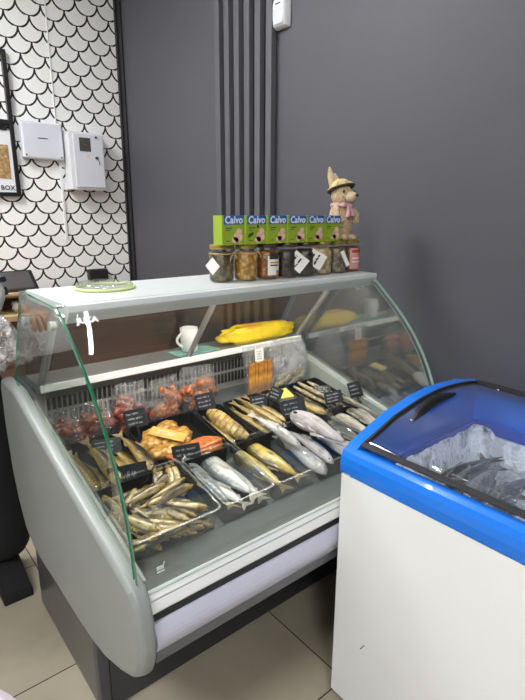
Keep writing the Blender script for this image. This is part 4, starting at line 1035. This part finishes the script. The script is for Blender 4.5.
# pack of amber sticks
pk = thing('stick_pack', 'clear pack of amber sticks with white label standing by the grille', 'pack', base=dk(1.140, 1.405, .004))
px0, py0 = 1.140, 1.408; pz = dk(px0, 1.405, .006).z
lm_ = frame((px0, py0, pz), (1, 0, 0), (0, -math.sin(-.10), math.cos(.10)), (0, -1, -.10))
MB().box(-.066, .066, 0, .185, -.002, .020, 0, lm_).build('film', M['film'], pk, bevel=.006, bseg=3)
MB().box(-.022, .018, .130, .176, .0205, .0212, 0, lm_).build('white_label', M['paper'], pk)
b = MB(); scribble(b, lm_ @ Matrix.Translation((-.002, .153, .0213)), .032, .036, 4, rng, t=.0012); b.build('label_text', M['ink'], pk)
SM = MB().box(-.0064, .0064, 0, .118, 0, .011).build('amber_stick', M['stick'], bevel=.002)
sme = SM.data; mods = None
for i in range(8):
    o = SM if i == 0 else SM.copy()
    if i: COL.objects.link(o)
    o.matrix_world = lm_ @ Matrix.Translation((-.0495 + .0140 * i, .006 + .003 * ((i * 7) % 3), .005)) @ Matrix.Rotation(R(((i * 5) % 3 - 1) * 1.2), 4, 'Z')
    tag(o, 'amber smoked fish stick standing in the labelled clear pack', 'fish stick', 'amber sticks in the pack')
# big clear bag with pale strips
pouch('clear_food_bag', 'big crumpled clear bag of pale dried fish near the far end', 'bag', 1.298, .175, .180, .090, y=1.412, lean=.08, seed=31, yaw=-8, mat='film_milky', group='clear bags of dried fish')
for i in range(7):
    p = dk(1.258 + .014 * i, 1.410 + rng.uniform(-.012, .01), .004) + Vector((0, 0, .022 + .008 * (i % 4)))
    o = bpy.data.objects.new('dried_fish_strip', PS[i % 3]); COL.objects.link(o); o.location = p
    o.rotation_euler = (R(20), R(rng.uniform(-40, -5)), R(rng.uniform(-15, 30))); o.scale = (.72, 1.1, 1.1); tag(o, 'pale dried fish strip inside the big crumpled clear bag', 'fish strip', 'pale strips in the big bag')

# ------------------------------------------------------------------ black price cards
def card(x, y, h, w, hh, yaw, tilt, label, roll=0, rows_=3):
    w *= 1.12; hh *= 1.14; p = dk(x, y, h)
    t = thing('price_card', label, 'price card', loc=p, group='black price cards')
    m = Matrix.Rotation(R(yaw), 4, 'Z') @ Matrix.Rotation(R(roll), 4, 'Y') @ Matrix.Rotation(R(-tilt), 4, 'X') @ frame((0, 0, 0), (1, 0, 0), (0, 0, 1), (0, -1, 0))
    MB().box(-w / 2, w / 2, 0, hh, 0, .0016, 0, m).build('board', M['card'], t, bevel=.0012)
    b = MB(); scribble(b, m @ Matrix.Translation((0, hh * .5, .0016)), w * .8, hh * .78, rows_, rng, t=.0011, fill=.75); b.build('chalk_writing', M['chalk'], t)
    MB().box(-.003, .003, -.03, .004, -.0012, 0, 0, m).build('spike', M['card'], t)
CA = -38
card(.624, 1.362, .036, .062, .050, CA, 15, 'black card before the taller red fish bag', roll=-14)
card(.672, 1.148, .026, .072, .050, CA, 14, 'large black card leaning before the orange slab', roll=-10)
card(.868, 1.352, .040, .058, .048, CA, 14, 'black card before the bag behind the netted roll', roll=-14)
card(1.022, 1.265, .046, .052, .042, CA, 14, 'black card on the slim golden fish, front one of two', roll=-10)
card(1.096, 1.285, .052, .040, .042, CA - 10, 14, 'smaller black card just behind the front one', roll=20)
card(1.090, 1.165, .056, .075, .052, CA, 14, 'large black card standing behind the broad bream', roll=-14)
card(1.262, 1.150, .070, .056, .038, CA, 14, 'black card standing on the pale fish of the far tray', roll=-14)
card(1.300, 1.245, .052, .058, .026, CA, 40, 'black card lying back on the pale fish strips')
card(1.382, 1.150, .066, .042, .050, CA - 14, 8, 'black card standing nearest the far end glass', roll=-20)
card(.492, 1.142, .030, .090, .048, CA + 10, 12, 'black card between the olive-gold fish and the small heaped fish', roll=-8, rows_=1)
card(.478, 1.250, .062, .070, .036, CA + 8, 25, 'black card lying on the olive-gold smoked fish', roll=-6)

# ------------------------------------------------------------------ inside the freezer
def sheet_film(name, label, cat, x0, x1, y0, y1, zf, mat, seed, nx=26, ny=22, group=None, amp=.012):
    b = MB(); vs = []
    for j in range(ny + 1):
        for i in range(nx + 1):
            x = x0 + (x1 - x0) * i / nx; y = y0 + (y1 - y0) * j / ny
            vs.append((x, y, zf(i / nx, j / ny) + amp * noise.noise(Vector((x * 22, y * 22, seed))) + amp * .5 * noise.noise(Vector((x * 60, y * 60, seed + 3)))))
    b.add(vs, [(j * (nx + 1) + i, j * (nx + 1) + i + 1, (j + 1) * (nx + 1) + i + 1, (j + 1) * (nx + 1) + i) for j in range(ny) for i in range(nx)], 0, True)
    return one(b, name, M[mat], label, cat, group, solid=.0012)
IX0, IX1, IY1 = .950, 1.458, .7225
edge = lambda u: max(0., abs(u - .5) * 2)
zbase = lambda u, v: .575 + .19 * (max(0, (abs(u - .5) * 2) - .82) / .18) ** 1.2 + .21 * max(0, (v - .955) / .045) ** 1.1
sheet_film('plastic_liner', 'white translucent plastic liner folded up the freezer walls', 'liner', IX0, IX1, -.42, IY1, lambda u, v: min(.784, zbase(u, v)), 'film_white', 1, 36, 50)
flt = lambda x, y, h=0: Vector((x, y, h))
fz_m = [M['frozen'], M['frozen'], M['frozen'], M['eye']]
FR = [fish_mesh('frozen_fish', .25, .056, .042, fz_m, .2, bd, tail=.9) for bd in (.03, -.03, .0)]
spots = [((1.12, 0.66), (1.35, 0.69), 0.6), ((1.12, 0.6), (1.36, 0.63), 0.6), ((1.13, 0.53), (1.36, 0.55), 0.6), ((1.16, 0.69), (1.4, 0.665), 0.642), ((1.15, 0.625), (1.39, 0.6), 0.642), ((1.13, 0.56), (1.36, 0.545), 0.642), ((1.18, 0.665), (1.42, 0.69), 0.682), ((1.16, 0.6), (1.4, 0.625), 0.682), ((1.2, 0.555), (1.43, 0.54), 0.682), ((1.19, 0.69), (1.42, 0.665), 0.69), ((1.18, 0.64), (1.41, 0.65), 0.695)]
spots = [((a[0], a[1] - .03), (c[0] - .01, c[1] - .03), h + .006) for a, c, h in spots]
for i, (hd, tl, h) in enumerate(spots):
    lay(FR[i % 3], 'frozen_fish', hd, tl, h, 'dark frozen fish packed in the freezer bag under the lid', 'dark frozen fish', base=lambda x, y, h_: Vector((x, y, h_)), roll=rng.uniform(-30, 30), settle=0)
sheet_film('freezer_bag', 'crinkled clear bag over the dark frozen fish', 'bag', 1.06, 1.425, .40, .678, lambda u, v: .668 + .085 * math.sin(PI * u) ** .5 * math.sin(PI * min(1, v * 1.02)) ** .5 + .02 * (v > .9), 'film_thin', 6, 30, 26, amp=.008)
fp_m = [M['frozen_pink'], M['frozen_pink'], M['frozen_pink'], M['eye']]
FP = [fish_mesh('frozen_fish', .25, .070, .045, fp_m, .2, bd, tail=.8) for bd in (.02, -.02)]
for i in range(6):
    lay(FP[i % 2], 'frozen_fish', (1.08 + .035 * (i % 2), .345 - .065 * (i % 3)), (1.33 + .03 * (i % 2), .335 - .062 * (i % 3)), .61 + .036 * (i // 3), 'pinkish frozen fish in the bag beside the dark frozen fish', 'pinkish frozen fish', base=lambda x, y, h_: Vector((x, y, h_)), roll=rng.uniform(-20, 20))
sheet_film('freezer_bag', 'crinkled clear bag over the pinkish frozen fish', 'bag', 1.04, 1.42, .10, .392, lambda u, v: .66 + .07 * math.sin(PI * u) ** .5 * math.sin(PI * min(1, .04 + v)) ** .5, 'film_thin', 9, 26, 20, amp=.012)

# ------------------------------------------------------------------ person behind the near end, stool by the camera
def skin_mesh(name, chains, mat, parent, sub=2, root=0):
    """chains: lists of (x,y,z,r); points that coincide are shared joints"""
    idx = {}; vs = []; rs = []; es = []
    for ch in chains:
        prev = None
        for x, y, z, r in ch:
            k = (round(x, 4), round(y, 4), round(z, 4))
            if k not in idx: idx[k] = len(vs); vs.append((x, y, z)); rs.append(r)
            if prev is not None and prev != idx[k]: es.append((prev, idx[k]))
            prev = idx[k]
    me = bpy.data.meshes.new(name); me.from_pydata(vs, es, []); me.materials.append(mat)
    o = bpy.data.objects.new(name, me); COL.objects.link(o)
    sm_ = o.modifiers.new('skin', 'SKIN'); sm_.use_smooth_shade = True
    for v, r in zip(me.skin_vertices[0].data, rs): v.radius = r if isinstance(r, tuple) else (r, r)
    me.skin_vertices[0].data[root].use_root = True
    s_ = o.modifiers.new('sub', 'SUBSURF'); s_.levels = sub; s_.render_levels = sub
    if parent is not None: o.parent = parent
    return o
pr = thing('person', 'person in black trousers and a white sleeve with navy bands, standing beside the counter', 'person', loc=(.190, 1.93, FLOOR))
# local: facing -Y, right side of the picture is +X
hipw, shw = .10, .185
body_ch = [[(0, 0, .92, (.13, .10)), (0, 0, 1.05, (.125, .09)), (0, .0, 1.22, (.14, .10)), (0, .01, 1.36, (.13, .09)), (0, .0, 1.44, (.06, .06)), (0, -.012, 1.50, (.052, .052)), (0, -.015, 1.56, (.066, .075)), (0, -.018, 1.62, (.078, .092)), (0, -.012, 1.68, (.072, .085)), (0, -.01, 1.715, (.04, .05))]]
for s_ in (-1, 1):
    body_ch.append([(0, 0, .92, .13), (s_ * hipw, 0, .86, .085), (s_ * .11, -.005, .48, .055), (s_ * .115, .01, .30, .054), (s_ * .115, .02, .09, .038)])
arm_r = [(0, .01, 1.36, .13), (.125, .01, 1.385, .055), (.150, .025, 1.22, .046), (.190, .01, 1.09, .042), (.150, -.10, 1.06, .034), (.090, -.18, 1.05, .028), (.070, -.21, 1.045, .030), (.055, -.245, 1.035, .022)]
arm_l = [(0, .01, 1.36, .13), (-.175, .01, 1.385, .055), (-.215, .03, 1.22, .046), (-.225, .02, 1.09, .042), (-.225, -.04, .96, .036), (-.215, -.09, .85, .028), (-.21, -.10, .81, .030), (-.205, -.115, .765, .022)]
body_ch += [arm_r, arm_l]
for base_, s_, fl_ in (((.070, -.21, 1.045), 1, 1), ((-.21, -.10, .81), -1, 0)):
    bx, by, bz = base_
    for k in range(4):
        if fl_: ch = [(bx, by, bz, .030), (bx - .024 + .016 * k, by - .045, bz - .004, .0095), (bx - .028 + .018 * k, by - .068 + .004 * abs(k - 1), bz - .026, .0088), (bx - .028 + .018 * k, by - .055, bz - .046 - .002 * (k == 1), .008)]
        else: ch = [(bx, by, bz, .030), (bx, by - .024 + .016 * k - .012, bz - .045, .0095), (bx + .006, by - .030 + .018 * k - .014, bz - .075, .0088), (bx + .016, by - .030 + .018 * k - .014, bz - .098 - .006 * (k in (1, 2)), .008)]
        body_ch.append(ch)
    body_ch.append([(bx, by, bz, .030), (bx - .035 * s_, by - .02, bz - .012, .011), (bx - .040 * s_, by - .045, bz - .030, .0095)])
skin_mesh('body', body_ch, M['skin'], pr, 2)
b = MB(); b.blob((0, -.108, 1.595), (.011, .018, .020), 1, .0, 1, 2)
for s_ in (-1, 1): b.blob((s_ * .083, -.01, 1.60), (.010, .020, .032), 2, .1, 2, 2)
b.build('nose_and_ears', M['skin'], pr, off=(0, 0, 0))
b = MB()
for s_ in (-1, 1): b.blob((s_ * .032, -.098, 1.622), (.012, .006, .007), 1, 0, 1, 2)
b.build('eye', M['ink'], pr, off=(0, 0, 0))
MB().blob((0, -.103, 1.553), (.022, .006, .007), 1, .1, 2, 2).build('mouth', M['pink_cloth'], pr, off=(0, 0, 0))
MB().blob((0, .012, 1.668), (.094, .108, .082), 3, .08, 3, 3).build('hair', M['hair'], pr, off=(0, 0, 0))
tr_ch = [[(0, 0, .90, (.19, .14)), (0, 0, 1.02, (.18, .13))]]
for s_ in (-1, 1): tr_ch.append([(0, 0, .90, .145), (s_ * .105, 0, .84, .125), (s_ * .115, -.005, .48, .105), (s_ * .125, .01, .25, .110), (s_ * .128, .010, .070, .112)])
skin_mesh('trousers', tr_ch, M['black_cloth'], pr, 2)
jk = [[(0, 0, .84, (.225, .17)), (0, 0, .98, (.205, .155)), (0, 0, 1.10, (.165, .122)), (0, .0, 1.22, (.16, .12)), (0, .01, 1.36, (.145, .105)), (0, .0, 1.43, (.072, .07))],
      [(0, .01, 1.36, .145), (.128, .01, 1.39, .070), (.152, .025, 1.22, .062), (.194, .008, 1.095, .060), (.150, -.10, 1.06, .052), (.092, -.175, 1.05, .042)], [(0, .01, 1.36, .145), (-.18, .01, 1.39, .070), (-.220, .03, 1.22, .062), (-.230, .02, 1.085, .058), (-.228, -.04, .96, .052), (-.218, -.085, .86, .046)]]
skin_mesh('jacket', jk, M['white_cloth'], pr, 2)
b = MB()
for z0, r_ in ((1.135, .0605), (1.105, .0595)):
    c = Vector((.187, .010, z0)); b.tube([c, c + Vector((.003, -.003, -.016 if z0 > 1.12 else -.026))], r_ + .002, 20, cap=False)
b.build('sleeve_band', M['navy'], pr, off=(0, 0, 0))
for s_ in (-1, 1):
    b = MB(); n = 12
    pr_ = [(.10, .0), (.105, .03), (.07, .11), (-.03, .095), (-.12, .06), (-.165, .04), (-.172, .0)]
    vs = []
    for k, w_ in enumerate((-.050, -.046, -.026, .026, .046, .050)):
        q = (.6, .92, 1, 1, .92, .6)[k]
        vs += [(s_ * .122 + w_, y, z * (q if z > .01 else 1)) for y, z in pr_]
    m_ = len(pr_)
    b.add(vs, [(i * m_ + j, i * m_ + (j + 1) % m_, (i + 1) * m_ + (j + 1) % m_, (i + 1) * m_ + j) for i in range(5) for j in range(m_)] + [tuple(range(m_)), tuple(range(5 * m_, 6 * m_))[::-1]], 0, True)
    b.build('shoe', M['black_cloth'], pr, off=(0, 0, 0), bevel=.006)
hb = thing('carrier_bag', 'crumpled grey translucent bag held by the person at the counter', 'bag', loc=(.300, 1.690, 1.115))
MB().blob((.03, .0, -.085), (.060, .05, .080), 41, .5, 2.5, 4).tube([(-.045, .0, -.015), (-.01, 0, -.02), (.03, 0, -.035)], [.020, .016, .032], 10).build('film', M['film_grey'], hb)

st = thing('round_stool', 'pale round stool seat cut by the lower left corner', 'stool', loc=(-.035, .865, FLOOR))
MB().lathe([(.002, .412), (.150, .412), (.172, .420), (.178, .434), (.172, .447), (.150, .452), (.002, .454)], seg=48).build('seat', M['pinkish'], st)
for k in range(4):
    a = R(45 + 90 * k); MB().tube([(.115 * math.cos(a), .115 * math.sin(a), .413), (.16 * math.cos(a), .16 * math.sin(a), 0)], .011, 10).build('leg', M['chrome'], st)
MB().tube([(.138 * math.cos(2 * PI * k / 32), .138 * math.sin(2 * PI * k / 32), .19) for k in range(33)], .007, 8).build('foot_ring', M['chrome'], st)

# ------------------------------------------------------------------ camera, world
cd = bpy.data.cameras.new('camera'); cam = bpy.data.objects.new('camera', cd); COL.objects.link(cam)
pi_, ya_, ro_ = R(15.0233), R(39.4092), R(.2839)
fw = Vector((math.sin(ya_) * math.cos(pi_), math.cos(ya_) * math.cos(pi_), -math.sin(pi_)))
rt0 = Vector((math.cos(ya_), -math.sin(ya_), 0)); up0 = rt0.cross(fw)
rt1 = rt0 * math.cos(ro_) + up0 * math.sin(ro_); up1 = up0 * math.cos(ro_) - rt0 * math.sin(ro_)
cam.matrix_world = frame((0, 0, 1.42), rt1, up1, -fw)
cd.sensor_fit = 'HORIZONTAL'; cd.sensor_width = 36; cd.lens = 36 * 512.186 / 525; cd.clip_start = .02
scene.camera = cam
w = bpy.data.worlds.new('world'); scene.world = w; w.use_nodes = True
w.node_tree.nodes['Background'].inputs[0].default_value = (.8, .85, .9, 1); w.node_tree.nodes['Background'].inputs[1].default_value = .15
scene.view_settings.view_transform = 'Standard'; scene.view_settings.look = 'None'; scene.view_settings.gamma = 1; scene.view_settings.use_curve_mapping = False
scene.view_settings.exposure = 0.0
scene.cycles.transparent_max_bounces = 24; scene.cycles.max_bounces = 10; scene.cycles.use_denoising = True
scene.cycles.sample_clamp_indirect = 6.0
# set the floor to height zero
for o in list(scene.objects):
    if o.parent is None: o.location.z -= FLOOR
for o in scene.objects:
    if 'base' in o.keys(): del o['base']
